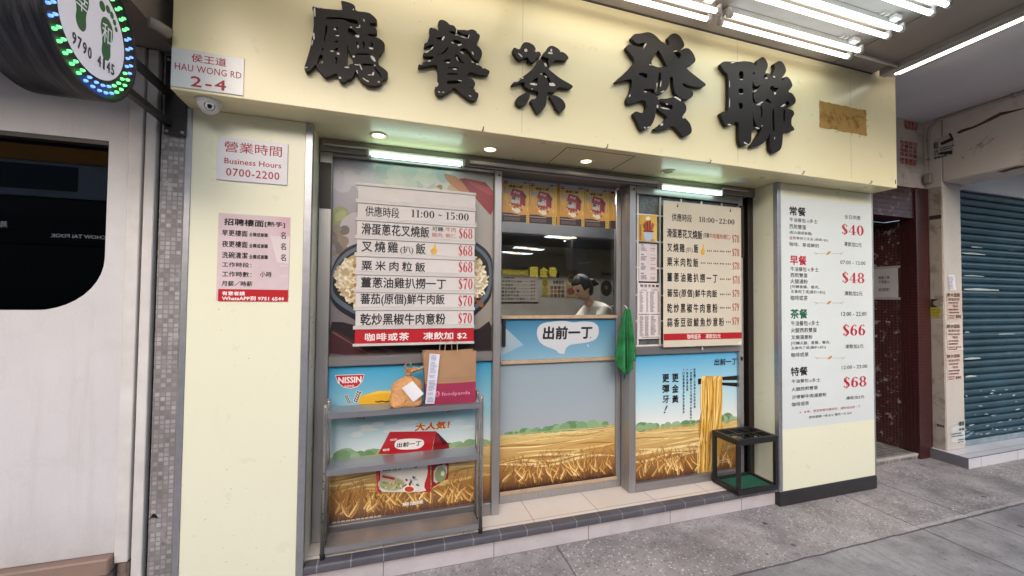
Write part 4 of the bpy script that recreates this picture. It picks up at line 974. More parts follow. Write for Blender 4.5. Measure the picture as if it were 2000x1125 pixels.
sp2.rect(334, 220, 372, 262, '26201E'); sp2.poly([(345, 235), (372, 222), (395, 255), (372, 262), (350, 250)], '8C8070'); sp2.rect(334, 264, 384, 312, 'A9992A'); sp2.bars(338, 268, 382, 308, 5, '4A4416', .5, True, .2, 1)
sp2.bars(366, 860, 404, 874, 1, '3A3430', .8, True, 0, 1)
sp2.build('sticker_print', MATTE, st_)
# poster collage on the beam
pc = thing('torn_poster', 'torn black and white posters pasted on the peeling beam', 'poster', (5.248, 2.5, 3.2))
pq = Print(O=(5.2478, 0, 0), u=(0, -1, 0), v=(0, 0, 1), n=(-1, 0, 0), view=V(1690, 200, 2.813)); pq.step = .00004
pq.poly([(374, 208), (472, 168), (490, 210), (482, 290), (378, 312)], 'B4ABA2')
for q in ([(412, 222), (478, 190), (484, 208), (420, 236)], [(404, 276), (478, 262), (478, 284), (408, 288)], [(455, 172), (470, 168), (488, 205), (478, 208)]): pq.poly(q, '2B2726')
pq.text('租', 374, 222, 402, 252, '332E2C', .02); pq.text('六', 378, 262, 404, 290, '332E2C', .02); pq.bars(412, 240, 480, 262, 2, '4A4442', .7, True, .1, 4); pq.bars(380, 292, 440, 308, 1, '4A4442', .7, True, .1, 5)
pq.build('poster_print', MATTE, pc)
# conduit
a = onX((2000, 186), 5.235); 
cpts = [(5.235, .6, 3.385), (5.235, 2.45, 3.385), (5.235, 2.53, 3.375), (5.235, 2.575, 3.33), (5.235, 2.59, 3.25), (5.235, 2.59, 2.86)]
cd_ = thing('conduit', 'pale conduit bending down the corner by the beam into a junction box', 'conduit', (5.235, 2.59, 2.8))
obj('pipe', MB().tube(cpts, .013, 10), plain('painted conduit', 'A79E97', .6), cd_)
obj('junction_box', MB().box(5.19, 5.246, 2.56, 2.612, 2.76, 2.86, .006), plain('painted box', '958B83', .6), cd_)
mb = MB()
for z in (3.2, 3.0): mb.box(5.215, 5.2475, 2.582, 2.6, z, z+.016)
for y in (.4, 1.2, 2.0): mb.box(5.215, 5.2475, y, y+.016, 3.37, 3.40)
obj('clip', mb, GREYPL, cd_)
tag(obj('ceiling_cable', MB().tube([Vector((3.89, 2.12, 3.39)), Vector((3.93, 1.95, 3.393)), Vector((3.90, 1.6, 3.388)), Vector((3.88, .4, 3.39))], .008, 8), plain('grey cable', '7A7672', .6)), 'thin grey cable along the soffit beside the cross tube light', 'cable')

# ================================================================== SHOP INTERIOR (seen through the door pane)
ro = thing('dining_room', 'dim tea restaurant room behind the sliding door', 'room', (1.2, 4, .154))
obj('floor', MB().box(-.9, 3.9, 2.76, 6.6, .05, .150), plain('room floor', '5B5550', .6), ro)
obj('back_wall', MB().box(-.9, 3.9, 5.2, 5.3, .15, 2.9), INWALL, ro)
obj('side_wall', MB().box(-.93, -.9005, 2.76, 5.3, .15, 2.9).box(3.9005, 3.93, 2.76, 5.3, .15, 2.9), INWALL, ro)
obj('room_ceiling', MB().box(-.93, 3.93, 2.76, 5.3, 2.62, 2.7), INDARK, ro)
obj('duct', MB().box(-.9, 3.2, 4.3, 5.19, 2.28, 2.6, .02), plain('dark duct', '3A3A40', .5, .1), ro)
obj('counter', MB().box(.2, 3.2, 3.9, 4.4, .15, 1.0, .01), INDARK, ro)
ct = thing('added_room_light', 'dim ceiling light in the tea restaurant room', 'ceiling light', (2.0, 3.7, 2.6))  # unseen ceiling light, added to brighten the room behind the glass
obj('diffuser', MB().box(.6, 2.6, 3.66, 3.74, 2.585, 2.619, .004), emit('added room lamp', (1, .94, .86), 26), ct)
IY = 5.195
iv = V(960, 450, 4.168)
mbd = thing('menu_board', 'framed menu board with price rows on the wall inside', 'menu board', (1.9, IY, 1.8))
x0, x1, z0, z1 = corners(iv, 60, 300, 372, 584, IY)
obj('board', MB().box(x0-.3, x1, IY-.03, IY-.003, z0, z1, .004), plain('menu board face', 'A39A92', .6), mbd)
pr_ = Print(Y=IY-.032, view=iv)
for k, tx in enumerate(('滑蛋蔥花叉燒飯', '叉燒雞飯', '粟米肉粒飯', '薑蔥油雞扒撈一丁', '蕃茄鮮牛肉飯', '乾炒黑椒牛肉意粉')):
    y = 405+k*28.5; pr_.text(tx, 82, y, 82+len(tx)*24, y+20, '2A2422', .02); pr_.text('$'+('68', '68', '68', '70', '70', '70')[k], 318, y+2, 356, y+19, '5A2A26', .03)
    pr_.bars(90+len(tx)*24, y+8, 312, y+14, 1, '3A3432', .6, True, 0, k)
pr_.text('供應時段', 95, 375, 190, 394, '2A2422', .02); pr_.build('lettering', MATTE, mbd)
def inner_poster(name, label, l, t, r, b, col, draw):
    x0, x1, z0, z1 = corners(iv, l, t, r, b, IY); th = thing(name, label, 'poster', ((x0+x1)/2, IY, z0))
    obj('sheet', MB().box(x0, x1, IY-.008, IY-.002, z0, z1), plain('poster '+name, col, .5), th)
    p_ = Print(Y=IY-.0085, view=iv); draw(p_); p_.build('poster_print', INK, th)
inner_poster('food_poster', 'narrow yellow food poster beside the framed menu inside', 408, 385, 466, 540, 'A69A52', lambda p: (p.poly(ell(436, 430, 22, 30), '7A6A2E'), p.poly(ell(436, 490, 24, 32), '8E7B3A'), p.bars(412, 512, 462, 536, 2, '4A401C', .6, True, .2, 2)))
inner_poster('food_poster', 'white food poster with dishes and black heading inside', 470, 335, 605, 543, 'A59D96', lambda p: (p.text('快樂食坊', 500, 405, 590, 440, '2B2624', .03), p.poly(ell(538, 365, 14, 22), '4A4038'), [p.poly(ell(490+(k % 4)*30, 465+(k//4)*32, 14, 15, 12), random.choice(['6B4A34', '8A6A4C', '5A4634', '77553E'])) for k in range(12)]))
inner_poster('food_poster', 'tan food poster with a round bowl picture inside', 610, 320, 690, 545, '9A8458', lambda p: (p.poly(ell(645, 400, 34, 44), 'B4A27C'), p.poly(ell(645, 400, 22, 30), '6A543A'), p.poly(ell(645, 495, 30, 30), '7A3E2C')))
inner_poster('food_poster', 'grey poster with a dark oval picture inside, behind the green towel', 885, 335, 985, 600, '8A8886', lambda p: (p.text('招牌美食', 895, 345, 975, 368, '2E2C2C', .04), p.poly(ell(935, 470, 46, 66), '2E2622'), p.poly(ell(935, 465, 14, 18), '6A5A48')))
tag(obj('white_pipe', MB().tube([onY((1153, 440), 5.1), onY((1153, 509), 5.1), onY((1150, 512), 5.1), onY((1126, 514), 5.1)], .012, 8), WPLASTIC), 'thin white pipe bending to the left on the wall inside', 'pipe')
inner_poster('food_poster', 'grey and green poster at the right end of the wall inside', 990, 310, 1072, 605, '7C7A7A', lambda p: (p.poly(ell(1030, 380, 38, 55), 'A09A96'), p.poly([(990, 470), (1072, 430), (1072, 480), (990, 530)], '2E5A44'), p.poly(ell(1035, 545, 30, 34), '8A7A6A')))

# ================================================================== SIGNS ON THE FRONT
def board(name, label, cat, view, quad, Y, th, mat, group=None, bev=.0015):
    x0, x1, z0, z1 = corners(view, *quad, Y)
    t = thing(name, label, cat, ((x0+x1)/2, Y, z0), group)
    b = obj('board', MB().box(x0, x1, Y, Y+th, z0, z1, bev), mat, t)
    return t, b, (x0, x1, z0, z1)
RED, INKB = 'A3162F', '1A1718'
# street number plate on the fascia
AV = V(0, 0, 4); AY = YF-.006
t, b, _ = board('number_plate', 'white street plate with red address lettering at the fascia corner', 'street sign', AV, (1340, 366, 1901, 748), AY, .0055, plain('glossy white plate', 'D9D9DC', .25, 0, .05, 8))
p = Print(Y=AY-.0002, view=AV)
p.text('侯王道', 1497, 416, 1768, 524, RED, .012); p.text('HAU WONG RD', 1366, 486, 1886, 618, RED, .008, 1.05); p.text('2-4', 1490, 590, 1766, 712, RED, .03, 1.2)
p.build('lettering', INK, t)
# business hours
HV = V(400, 240, 3.125); HY = YP-.008
t, b, _ = board('hours_sign', 'white business hours plate with dark red lettering on the left pillar', 'sign', HV, (76, 80, 502, 381), HY, .0075, plain('white plate', 'DAD7DE', .3, 0, .04, 8))
p = Print(Y=HY-.0002, view=HV)
p.text('營業時間', 120, 108, 470, 210, RED, .006); p.text('Business Hours', 120, 212, 467, 279, RED, .02); p.text('0700-2200', 130, 273, 455, 350, RED, .02, 1.1)
p.build('lettering', INK, t)
# hiring notice
JY = YP-.003
t, b, (x0, x1, z0, z1) = board('hiring_notice', 'pink faded hiring notice with black writing and red foot on the left pillar', 'notice', HV, (84, 549, 510, 1089), JY, .0025, plain('pink faded vinyl', 'D3BDC0', .6, 0, .12, 5))
p = Print(Y=JY-.0002, view=HV)
p.grad([(400, 575), (515, 582), (515, 690), (400, 690)], ['D3BDC0', 'CFA3AE', 'D0ABB3', 'D3BDC0'])
p.poly([(400, 690), (520, 695), (512, 860), (440, 850)], 'D9CBC9')
p.text('招聘樓面', 118, 580, 360, 637, INKB, .035); p.text('[熟手]', 366, 600, 490, 643, INKB, .03)
for i, tx in enumerate(('早更樓面', '夜更樓面', '洗碗清潔')):
    y = 650+i*67.5; p.text(tx, 105, y, 261, y+46, INKB, .02); p.text('全職或兼職', 270, y+18, 385, y+49, INKB, .02); p.text('名', 463, y+14, 495, y+59, INKB, .02)
p.text('工作時段：', 105, 848, 285, 884, INKB, .02); p.text('工作時數：', 105, 905, 285, 943, INKB, .02); p.text('小時', 337, 907, 408, 943, INKB, .02); p.text('月薪／時薪', 103, 963, 290, 999, INKB, .02)
p.rect(82, 1014, 507, 1091, 'B3121F'); p.text('有意者請', 105, 1027, 245, 1054, 'F0E6E4', .03); p.text('WhatsAPP到 9751 6544', 105, 1056, 482, 1086, 'F0E6E4', .03)
for y in (868, 930): p.rect(460, y, 505, y+10, 'D0C4C4')
p.build('lettering', MATTE, t)

# lunch board of slotted strips
LV = V(640, 340, 3.125); LYB = 2.462
x0, x1, z0, z1 = corners(LV, 184, 66, 893, 1034, LYB)
t = thing('lunch_board', 'white lunch menu board of slotted strips with red prices, left window bay', 'menu board', ((x0+x1)/2, LYB, z0))
zl = lambda y: onY(LV(184, y), LYB).z
wb = plain('off white strip', 'CFC8C5', .45, 0, .08, 7, .05)
obj('back_board', MB().box(x0+.004, x1-.002, LYB+.006, LYB+.028, z0, z1, .001), wb, t)
for a, b_ in ((52, 68), (150, 176), (262, 284), (371, 396), (478, 503), (591, 615), (701, 723), (811, 833), (926, 949), (1036, 1052)):
    obj('slot_rail', MB().box(x0-.010, x1+.001, LYB-.006, LYB+.0055, zl(b_), zl(a), .002), plain('slot rail', 'C6C0BD', .4, 0, .08, 9), t) if a == 52 else obj('slot_rail', MB().box(x0-.010, x1+.001, LYB-.006, LYB+.0055, zl(b_), zl(a), .002), bpy.data.materials['slot rail'], t)
rows = [(69, 149), (177, 261), (285, 370), (397, 477), (504, 590), (616, 700), (724, 810), (834, 925), (950, 1035)]
strips = []
for i, (a, b_) in enumerate(rows):
    m = wb if i < 8 else plain('red strip', 'B01524', .4, 0, .08, 6)
    strips.append(obj('menu_strip', MB().box(x0+random.uniform(0, .004), x1-random.uniform(.002, .006), LYB, LYB+.0055, zl(b_)+.0006, zl(a)-.0006), m, t))
p = Print(Y=LYB-.0002, view=LV); PR = 'AE1B2A'
p.text('供應時段', 230, 192, 437, 271, INKB, .012); p.serif('11:00 ~ 15:00', 508, 216, 862, 286, INKB)
p.text('滑蛋蔥花叉燒飯', 206, 296, 620, 391, INKB, .022); p.text('可轉:', 638, 320, 711, 353, '23301F', .02); p.text('牛肉', 720, 324, 782, 356, 'A8502F', .012); p.text('雞肉, 蝦仁', 636, 357, 782, 393, 'A8502F', .006)
p.text('叉燒雞', 206, 404, 430, 483, INKB, .022, 1.3); p.text('(扒)', 443, 437, 523, 491, INKB, .012); p.text('飯', 537, 420, 597, 491, INKB, .022)
def thumb(p, l, t_, r, b_):
    X = lambda a: l+(r-l)*a; Yy = lambda a: t_+(b_-t_)*a
    p.poly([(X(a), Yy(c)) for a, c in ((.62, .02), (.82, .05), (.84, .3), (.78, .45), (.95, .55), (.98, .8), (.8, .97), (.35, 1), (.1, .85), (.02, .66), (.2, .5), (.45, .4), (.55, .2))], 'D9A52E', sm=2)
    for k in range(3): p.stroke([(X(.08), Yy(.62+k*.13), 1.4), (X(.45), Yy(.60+k*.13), 1.6)], '9A6A1C', wscale=(r-l)/40)
    p.stroke([(X(.66), Yy(.1), 1.2), (X(.62), Yy(.45), 1.2)], 'F0CB6A', wscale=(r-l)/30)
thumb(p, 626, 424, 668, 491)
p.text('粟米肉粒飯', 206, 525, 595, 598, INKB, .022, 1.45)
p.text('薑蔥油雞扒撈一丁', 203, 627, 722, 703, INKB, .022); p.text('蕃茄(原個)鮮牛肉飯', 200, 727, 713, 806, INKB, .018); p.text('乾炒黑椒牛肉意粉', 198, 849, 720, 923, INKB, .022)
for tx, l, tt, r, b_ in (('$68', 800, 329, 884, 397), ('$68', 798, 434, 884, 501), ('$68', 798, 534, 884, 601), ('$70', 798, 636, 885, 704), ('$70', 796, 741, 883, 806), ('$70', 795, 848, 882, 912)): p.serif(tx, l, tt, r, b_, PR)
p.text('咖啡或茶', 227, 967, 497, 1021, 'E9E2E0', .02, 1.1); p.text('凍飲加 $2', 583, 961, 850, 1013, 'E9E2E0', .02)
p.build('lettering', INK, t)

# dinner board
DY = 2.478; D1 = V(1290, 385, 7.5); D2 = V(1290, 530, 7.259)
a, b_ = onY(D1(45, 45), DY), onY(D1(1183, 158), DY); c, d = onY(D2(40, 1075), DY), onY(D2(1150, 1045), DY)
x0, x1, z1, z0 = (a.x+c.x)/2, (b_.x+d.x)/2, (a.z+b_.z)/2, (c.z+d.z)/2
t = thing('dinner_board', 'one piece cream dinner menu board with red band hung in the right bay', 'menu board', ((x0+x1)/2, DY, z0))
obj('board', MB().box(x0, x1, DY, DY+.004, z0, z1, .001), plain('cream board', 'CBC1AE', .5, 0, .06, 4), t)
p = Print(Y=DY-.0002, view=D1); PR = '9E2A22'
p.text('供應時段', 165, 231, 460, 373, INKB, .012); p.serif('18:00~22:00', 560, 284, 1085, 406, INKB)
p.text('滑蛋蔥花叉燒飯', 93, 454, 613, 623, INKB, .02); p.text('(可轉', 628, 520, 712, 613, '2C3A24', .01); p.text('牛肉/雞肉/蝦仁)', 718, 528, 1022, 636, 'A04A38', .008)
p.text('叉燒雞', 95, 667, 355, 813, INKB, .02, 1.25); p.text('(扒)', 370, 730, 472, 823, '35302E', .004); p.text('飯', 487, 684, 553, 823, INKB, .02); thumb(p, 583, 686, 648, 850)
p.text('粟米肉粒飯', 95, 874, 555, 1029, INKB, .02, 1.4)
def dots(l, r, y0, y1, n):
    tot = n*3+(n-1)*1.0; w_ = (r-l)/(n*3-.4+(n-1)*.55)
    x = l
    for g in range(n):
        for k in range(3):
            yy = y0+(y1-y0)*(x-l)/(r-l); p.rect(x, yy-11, x+w_*.5, yy+11, '26201E'); x += w_
        x += w_*.55
dots(683, 1030, 787, 800, 4); dots(590, 1030, 964, 982, 5)
p.serif('$78', 1048, 552, 1153, 672, PR); p.serif('$78', 1050, 754, 1155, 868, PR); p.serif('$78', 1052, 954, 1157, 1064, PR)
p.view = D2
p.text('薑蔥油雞扒撈一丁', 92, 14, 808, 166, INKB, .02, 1.45); p.text('蕃茄(原個)鮮牛肉飯', 92, 246, 803, 389, INKB, .018, 1.15); p.text('乾炒黑椒牛肉意粉', 92, 451, 808, 589, INKB, .02, 1.45); p.text('蒜香豆豉鯪魚炒意粉', 92, 654, 900, 791, INKB, .02, 1.4)
dots(842, 995, 110, 112, 2); dots(842, 995, 326, 326, 2); dots(842, 995, 517, 517, 2); dots(930, 995, 718, 717, 1)
for tx, q in (('$78', (1020, 64, 1123, 178)), ('$79', (1017, 261, 1118, 366)), ('$79', (1015, 454, 1115, 561)), ('$79', (1015, 651, 1113, 758))): p.serif(tx, *q, PR)
za, zb = onY(D2(600, 874), DY).z, onY(D2(600, 965), DY).z
p.rect(x0+.001, za, x1-.001, zb, 'A9141E', px=False)
p.text('咖啡或茶', 377, 887, 570, 961, 'E3D9D2', .012); p.text('凍飲加2元', 638, 881, 852, 953, 'E3D9D2', .012)
p.poly([(1080, 1030), (1145, 965), (1150, 1040)], 'D8D0C4')
p.build('lettering', INK, t)
for q in ((252, 135), (1024, 205)):
    h = onY(D1(*q), DY-.002); obj('hanging_hook', MB().lathe((h.x, DY, h.z), (0, -1, 0), [(0, .006), (.004, .005), (.006, 0)], 10).tube([(h.x, DY-.003, h.z+.004), (h.x+.001, DY-.005, h.z+.02)], .0022, 6), BLACK, t)
h = onY(D2(583, 1090), YG); tag(obj('white_hook', MB().tube([(h.x, YG-.002, h.z+.014), (h.x, YG-.006, h.z-.004), (h.x, YG-.008, h.z-.014)], .007, 8), WPLASTIC), 'white stick-on hook on the rail under the dinner board', 'hook')

# set meal menu on the right pillar
PY = YP-.002; P1 = V(1530, 390, 4.889); P2 = V(1530, 595, 4.889)
zt, zb = onY((1620, 392), PY).z, onY((1620, 829), PY).z
t = thing('set_meal_menu', 'pale printed set meal menu with four red prices on the right pillar', 'menu', (3.4, PY, zb))
obj('vinyl', MB().box(2.882, 3.896, PY, PY+.0018, zb, zt), plain('pale vinyl', 'D3D8D6', .35, 0, .04, 2), t)
p = Print(Y=PY-.0002, view=P1); PR = 'B3172B'; GR = '14603A'
def divider(l, y, r, yb=None):
    m = (l+r)/2; 
    for sx, e in ((1, l), (-1, r)):
        p.stroke([(e, y, 3), (m-sx*40, y+2, 5), (m-sx*24, y, 3)], 'B5B0A0'); p.stroke([(e-sx*2, y-9, 3), (e+sx*35, y+1, 4)], 'B5B0A0'); p.stroke([(e+sx*12, y+16, 3), (e+sx*40, y+2, 4)], 'B5B0A0')
    p.poly([(m-24, y+14), (m-12, y-10), (m+22, y-24), (m+16, y), (m-4, y+14)], 'C99B4A', sm=2); p.stroke([(m-24, y+15, 2), (m+16, y-18, 4)], '7A4A22')
for tx, l, tt, r, b_, cc, bo in (('常餐', 57, 60, 215, 163, INKB, .03), ('牛油餐包', 57, 168, 214, 222, INKB, .01), ('或', 224, 195, 246, 220, '8A3030', .0), ('多士', 250, 184, 327, 231, INKB, .01), ('西煎雙蛋', 57, 230, 217, 289, INKB, .01), ('(配火腿或香腸)', 57, 294, 273, 346, INKB, .006), ('或', 57, 348, 86, 384, 'A03038', .01), ('配單拼三文治 (烘底+$2)', 90, 350, 428, 406, INKB, .006), ('咖啡、茶或鮮奶', 57, 404, 340, 461, INKB, .01),
        ('全日供應', 582, 140, 735, 196, INKB, .008), ('凍飲加2元', 577, 399, 747, 456, INKB, .01), ('早餐', 62, 529, 222, 629, PR, .03), ('牛油餐包', 67, 638, 222, 688, INKB, .01), ('或', 232, 657, 254, 683, '8A3030', 0), ('多士', 258, 645, 337, 691, INKB, .01), ('西煎雙蛋', 67, 697, 230, 746, INKB, .01), ('火腿通粉', 67, 757, 232, 804, INKB, .01), ('[可轉香腸、餐肉、', 67, 814, 345, 856, INKB, .006), ('五香肉丁或(雞扒+$5)]', 70, 860, 397, 904, INKB, .006), ('咖啡或茶', 68, 914, 232, 963, INKB, .01),
        ('07:00 - 12:00', 542, 578, 783, 626, INKB, .012), ('凍飲加2元', 582, 871, 755, 919, INKB, .01)): p.text(tx, l, tt, r, b_, cc, bo)
p.serif('$40', 552, 231, 768, 346, PR); p.serif('$48', 557, 691, 775, 799, PR); divider(290, 512, 572); divider(293, 985, 578)
p.view = P2
for tx, l, tt, r, b_, cc, bo in (('茶餐', 67, 41, 230, 136, GR, .03), ('牛油餐包', 72, 153, 232, 203, INKB, .01), ('或', 239, 168, 263, 194, 'A03038', .0), ('多士', 266, 152, 343, 200, INKB, .01), ('火腿西煎雙蛋', 72, 219, 318, 269, INKB, .01), ('叉燒湯意粉', 73, 287, 277, 334, INKB, .01), ('[可轉火腿、香腸、餐肉、', 74, 342, 448, 390, INKB, .006), ('五香肉丁或(雞扒+$5)]', 74, 390, 402, 434, INKB, .006), ('咖啡或茶', 74, 454, 240, 503, INKB, .01), ('12:00 - 22:00', 552, 68, 793, 109, INKB, .012), ('凍飲加2元', 590, 374, 763, 421, INKB, .01),
        ('特餐', 70, 589, 232, 686, INKB, .03), ('牛油餐包', 78, 704, 240, 752, INKB, .01), ('或', 246, 716, 270, 742, 'A03038', 0), ('多士', 273, 698, 352, 742, INKB, .01), ('火腿西煎雙蛋', 78, 772, 327, 829, INKB, .01), ('沙嗲鮮牛肉湯意粉', 80, 838, 410, 905, INKB, .01), ('咖啡或茶', 80, 920, 245, 975, INKB, .01), ('12:00 - 22:00', 557, 570, 800, 618, INKB, .012), ('凍飲加2元', 597, 862, 772, 910, INKB, .01),
        ('★', 150, 1020, 172, 1038, INKB, 0), ('★早、茶及特餐可轉米粉、通粉或出前一丁', 195, 958, 735, 1038, 'A8243A', .004), ('附加香腸一條 $10, 餐肉一片 $10', 247, 1020, 650, 1090, INKB, .006)): p.text(tx, l, tt, r, b_, cc, bo)
p.serif('$66', 565, 188, 783, 298, PR); p.serif('$68', 570, 680, 793, 797, PR); divider(300, 508, 588)
p.build('lettering', INK, t)

# small sheets on the hammered glass
SV = V(1240, 410, 4.33); SY = YG+.012
def sheet(name, label, cat, quad, col, draw, Y=SY, view=SV, group=None, mat=MATTE):
    x0, x1, z0, z1 = corners(view, *quad, Y); t = thing(name, label, cat, ((x0+x1)/2, Y, z0), group)
    obj('sheet', MB().box(x0, x1, Y, Y+.0015, z0, z1), plain('sheet '+col, col, .5, 0, .05, 9), t)
    p = Print(Y=Y-.0002, view=view); draw(p, (x0, x1, z0, z1)); p.build('print', mat, t); return t
def fries(p, q):
    p.grad([(35, 40), (186, 46), (187, 268), (35, 262)], ['C49A38', 'D2AE50', 'E0C074', 'B98E34'])
    rg = random.Random(2)
    for k in range(16):
        x = 70+k*6.2; p.stroke([(95+k*3, 190, 9), (x-4+rg.uniform(-6, 6), 85+abs(k-8)*5+rg.uniform(-12, 12), 11)], rg.choice(['8E3A2C', 'A3503A', '7A3026', 'B4664A']))
    p.poly([(70, 172), (160, 178), (146, 262), (84, 262)], 'AEBBD0', sm=1); p.poly(ell(112, 72, 20, 16), 'DAD6D0'); p.poly([(70, 172), (160, 178), (156, 190), (74, 186)], '7A2C26')
    for k in range(8): p.text('香脆蜜糖番薯條'[k % 7], 42, 122+k*17, 54, 136+k*17, '4A2E16', .02)
    p.text('$12', 138, 248, 168, 266, '2A1C12', .03)
sheet('snack_poster', 'small yellow poster of a cup of red fries on the hammered glass', 'poster', (35, 41, 186, 266), 'C49A38', fries)
def mini(p, q):
    for k, (n_, pr_) in enumerate((('常餐', '$40'), ('早餐', '$48'), ('茶餐', '$66'), ('特餐', '$68'))):
        y = 290+k*80; p.text(n_, 50, y, 76, y+14, INKB, .02); p.bars(50, y+20, 104, y+58, 5, '4A4546', .6, True, .4, k); p.serif(pr_, 130, y+28+k*2, 172, y+46+k*2, 'A3202E'); p.bars(132, y+8, 172, y+14, 1, '4A4546', .6, True, 0, k); p.bars(132, y+54, 166, y+60, 1, '4A4546', .6, True, 0, k+3)
sheet('menu_sheet', 'small white set menu sheet with red prices, above the long price list', 'menu', (36, 284, 187, 606), 'CFC3C4', mini)
def plist(p, q):
    p.text('聯發茶餐廳', 44, 628, 203, 655, INKB, .03, 1.2); p.bars(55, 657, 190, 663, 1, '5A5556', .6, True, 0, 1)
    p.bars(50, 674, 100, 682, 1, '2A2626', .8, True, 0, 2); p.bars(140, 672, 190, 682, 1, '2A2626', .8, True, 0, 3)
    for l, r, a, b_, n in ((40, 72, 688, 865, 22), (128, 168, 688, 865, 22), (40, 74, 895, 1070, 20), (134, 176, 895, 1060, 18)): p.bars(l, a, r, b_, n, '4C4748', .62, True, .45, l+a)
    for l, r, a, b_, n in ((96, 110, 688, 865, 22), (192, 206, 688, 865, 22), (84, 114, 895, 1070, 20), (198, 208, 895, 1060, 18)): p.bars(l, a, r, b_, n, '6A5556', .62, True, .1, l)
    p.bars(32, 878, 118, 888, 1, '2A2626', .8, True, 0, 5); p.bars(132, 878, 208, 888, 1, '2A2626', .8, True, 0, 6); p.bars(60, 1072, 205, 1082, 1, '5A5556', .6, True, 0, 7)
sheet('price_list', 'long white price list sheet low on the hammered glass', 'menu', (23, 616, 220, 1088), 'D6CCCC', plist)

# five product flyers taped in a row at the top of the door pane
FV = V(960, 330, 3.75); FY = YD+.010
x0, x1, z0, z1 = corners(FV, 76, 40, 992, 160, FY)
za, zb = onY(FV(500, 45), FY).z, onY(FV(500, 110), FY).z
tag(obj('header_strip', MB().box(.744, 1.644, FY+.002, FY+.0035, zb-.03, za), plain('grey white strip', 'A7A3A6', .5)), 'pale strip of film across the top of the door pane', 'strip')
FB = [(78, 275, 103, 392), (276, 497, 118, 402), (498, 679, 135, 412), (680, 866, 152, 420), (867, 990, 168, 430)]
nm = ('leftmost of five gold noodle flyers taped across the top of the door pane', 'second from left of the gold noodle flyers on the door pane', 'middle one of the five gold noodle flyers on the door pane', 'fourth gold noodle flyer, just left of the narrow end one', 'narrow rightmost gold noodle flyer at the door pane edge')
ztop = onY(FV(278, 88), FY).z; zbot = onY(FV(278, 396), FY).z
for i, (l, r, tt, b_) in enumerate(FB):
    xa, xb = onY(FV(l, 250), FY).x, onY(FV(r, 250), FY).x
    if i == 4: xb = min(xb, 1.638)
    W = onY(FV(480, 250), FY).x-onY(FV(278, 250), FY).x; H = ztop-zbot
    t = thing('product_flyer', nm[i], 'flyer', ((xa+xb)/2, FY, zbot), 'gold noodle flyers on the door pane')
    yo = FY-.0006*(4-i)
    obj('sheet', MB().box(xa-.001, xb+(.003 if i < 4 else 0), yo, yo+.0005, zbot, ztop), plain('flyer sheet', 'C08A2A', .5) if i == 0 else bpy.data.materials['flyer sheet'], t)
    p = Print(O=(xa, yo-.00015, zbot)); p.step = .000004; p.base = .00008; 
    lim = (xb-xa)/W
    class Cl:  # flyer drawing in unit square, clipped by leaving out what falls past the cut edge
        pass
    U = lambda a, c: (min(a, lim*.995)*W, c*H)
    def P_(pts, col, sm=0): p.poly([U(a, c) for a, c in (chaikin(list(pts), sm) if sm else pts)], col, px=False)
    p.grad([U(0, 0), U(1, 0), U(1, .55), U(0, .55)], ['B06A2C', 'C07C34', 'E2B452', 'D8A03C'], px=False)
    p.grad([U(0, .55), U(1, .55), U(1, .9), U(0, .9)], ['D8A03C', 'E2B452', 'E6CC88', 'E2C274'], px=False)
    P_([(0, .9), (1, .9), (1, 1), (0, 1)], 'CFCAC6')
    rg = random.Random(20)
    for k in range(46):
        a, c = rg.random(), rg.uniform(.22, .82); h_ = rg.uniform(.06, .2)
        P_([(a, c), (a+.012, c), (a+.02, c+h_), (a+.006, c+h_)], rg.choice(['EEC662', 'D08E36', 'B06C2C', 'F0D486', 'DCA444']))
    P_([(0, 0), (1, 0), (1, .19), (.62, .17), (.3, .21), (0, .2)], '34201C')
    P_([(.83, 0), (.97, 0), (.97, .21), (.83, .21)], 'C9A848')
    # carton
    P_([(.28, .66), (.36, .78), (.70, .74), (.66, .62)], '9A1E28'); P_([(.70, .74), (.84, .62), (.80, .56), (.66, .62)], '6E1420')
    P_([(.28, .66), (.66, .62), (.66, .36), (.30, .40)], 'B4302F'); P_([(.66, .62), (.80, .56), (.80, .40), (.66, .36)], '8E1C26')
    P_([(.30, .60), (.60, .575), (.60, .42), (.31, .45)], 'C9C0B4'); P_([(.40, .735), (.62, .705), (.58, .655), (.37, .68)], 'D6CEC6')
    if lim > .7:
        p.text('出前一丁', *U(.32, .605), *U(.59, .515), '1E1816', .05, px=False)
        p.text('NISSIN', *U(.41, .72), *U(.58, .67), 'A3202E', .03, px=False)
        p.text('出前一丁', *U(.74, .965), *U(.97, .92), '1E1816', .05, px=False)
        p.text('健康之選', *U(.22, .86), *U(.68, .80), '3A2A16', .03, px=False)
    for k in range(12): P_(ell(.2+rg.random()*.5, .27+rg.random()*.18, .035, .03, 8), rg.choice(['D9CFC2', 'E6DED4', '6A4A34', 'A8452E', 'C9B49A']))
    P_(ell(.16, .70, .075, .055, 14), '9FA8BC'); P_(ell(.52, .27, .11, .055, 14), 'DCD4C8')
    P_([(.02, .955), (.2, .955), (.18, .90), (.11, .875), (.04, .90)], 'A3202E', 1); 
    if lim > .5: p.text('NISSIN', *U(.04, .945), *U(.18, .912), 'E6DCD6', .03, px=False)
    if lim > .5:
        p.bars(*U(.04, .175), *U(.62, .13), 1, 'B9A89A', .5, False, .2, 3); p.bars(*U(.06, .11), *U(.64, .03), 3, '8A7468', .5, False, .2, 4); p.bars(*U(.85, .19), *U(.95, .02), 4, '7A5A1C', .4, False, .3, 5)
    p.build('print', GLOSSINK, t)
    for a in (.3, .78):
        if a < lim: obj('pin', MB().lathe((xa+a*W, yo-.0005, ztop-.006+.02), (0, -1, 0), [(0, .006), (.004, .005), (.005, 0)], 10), BLACK, t)

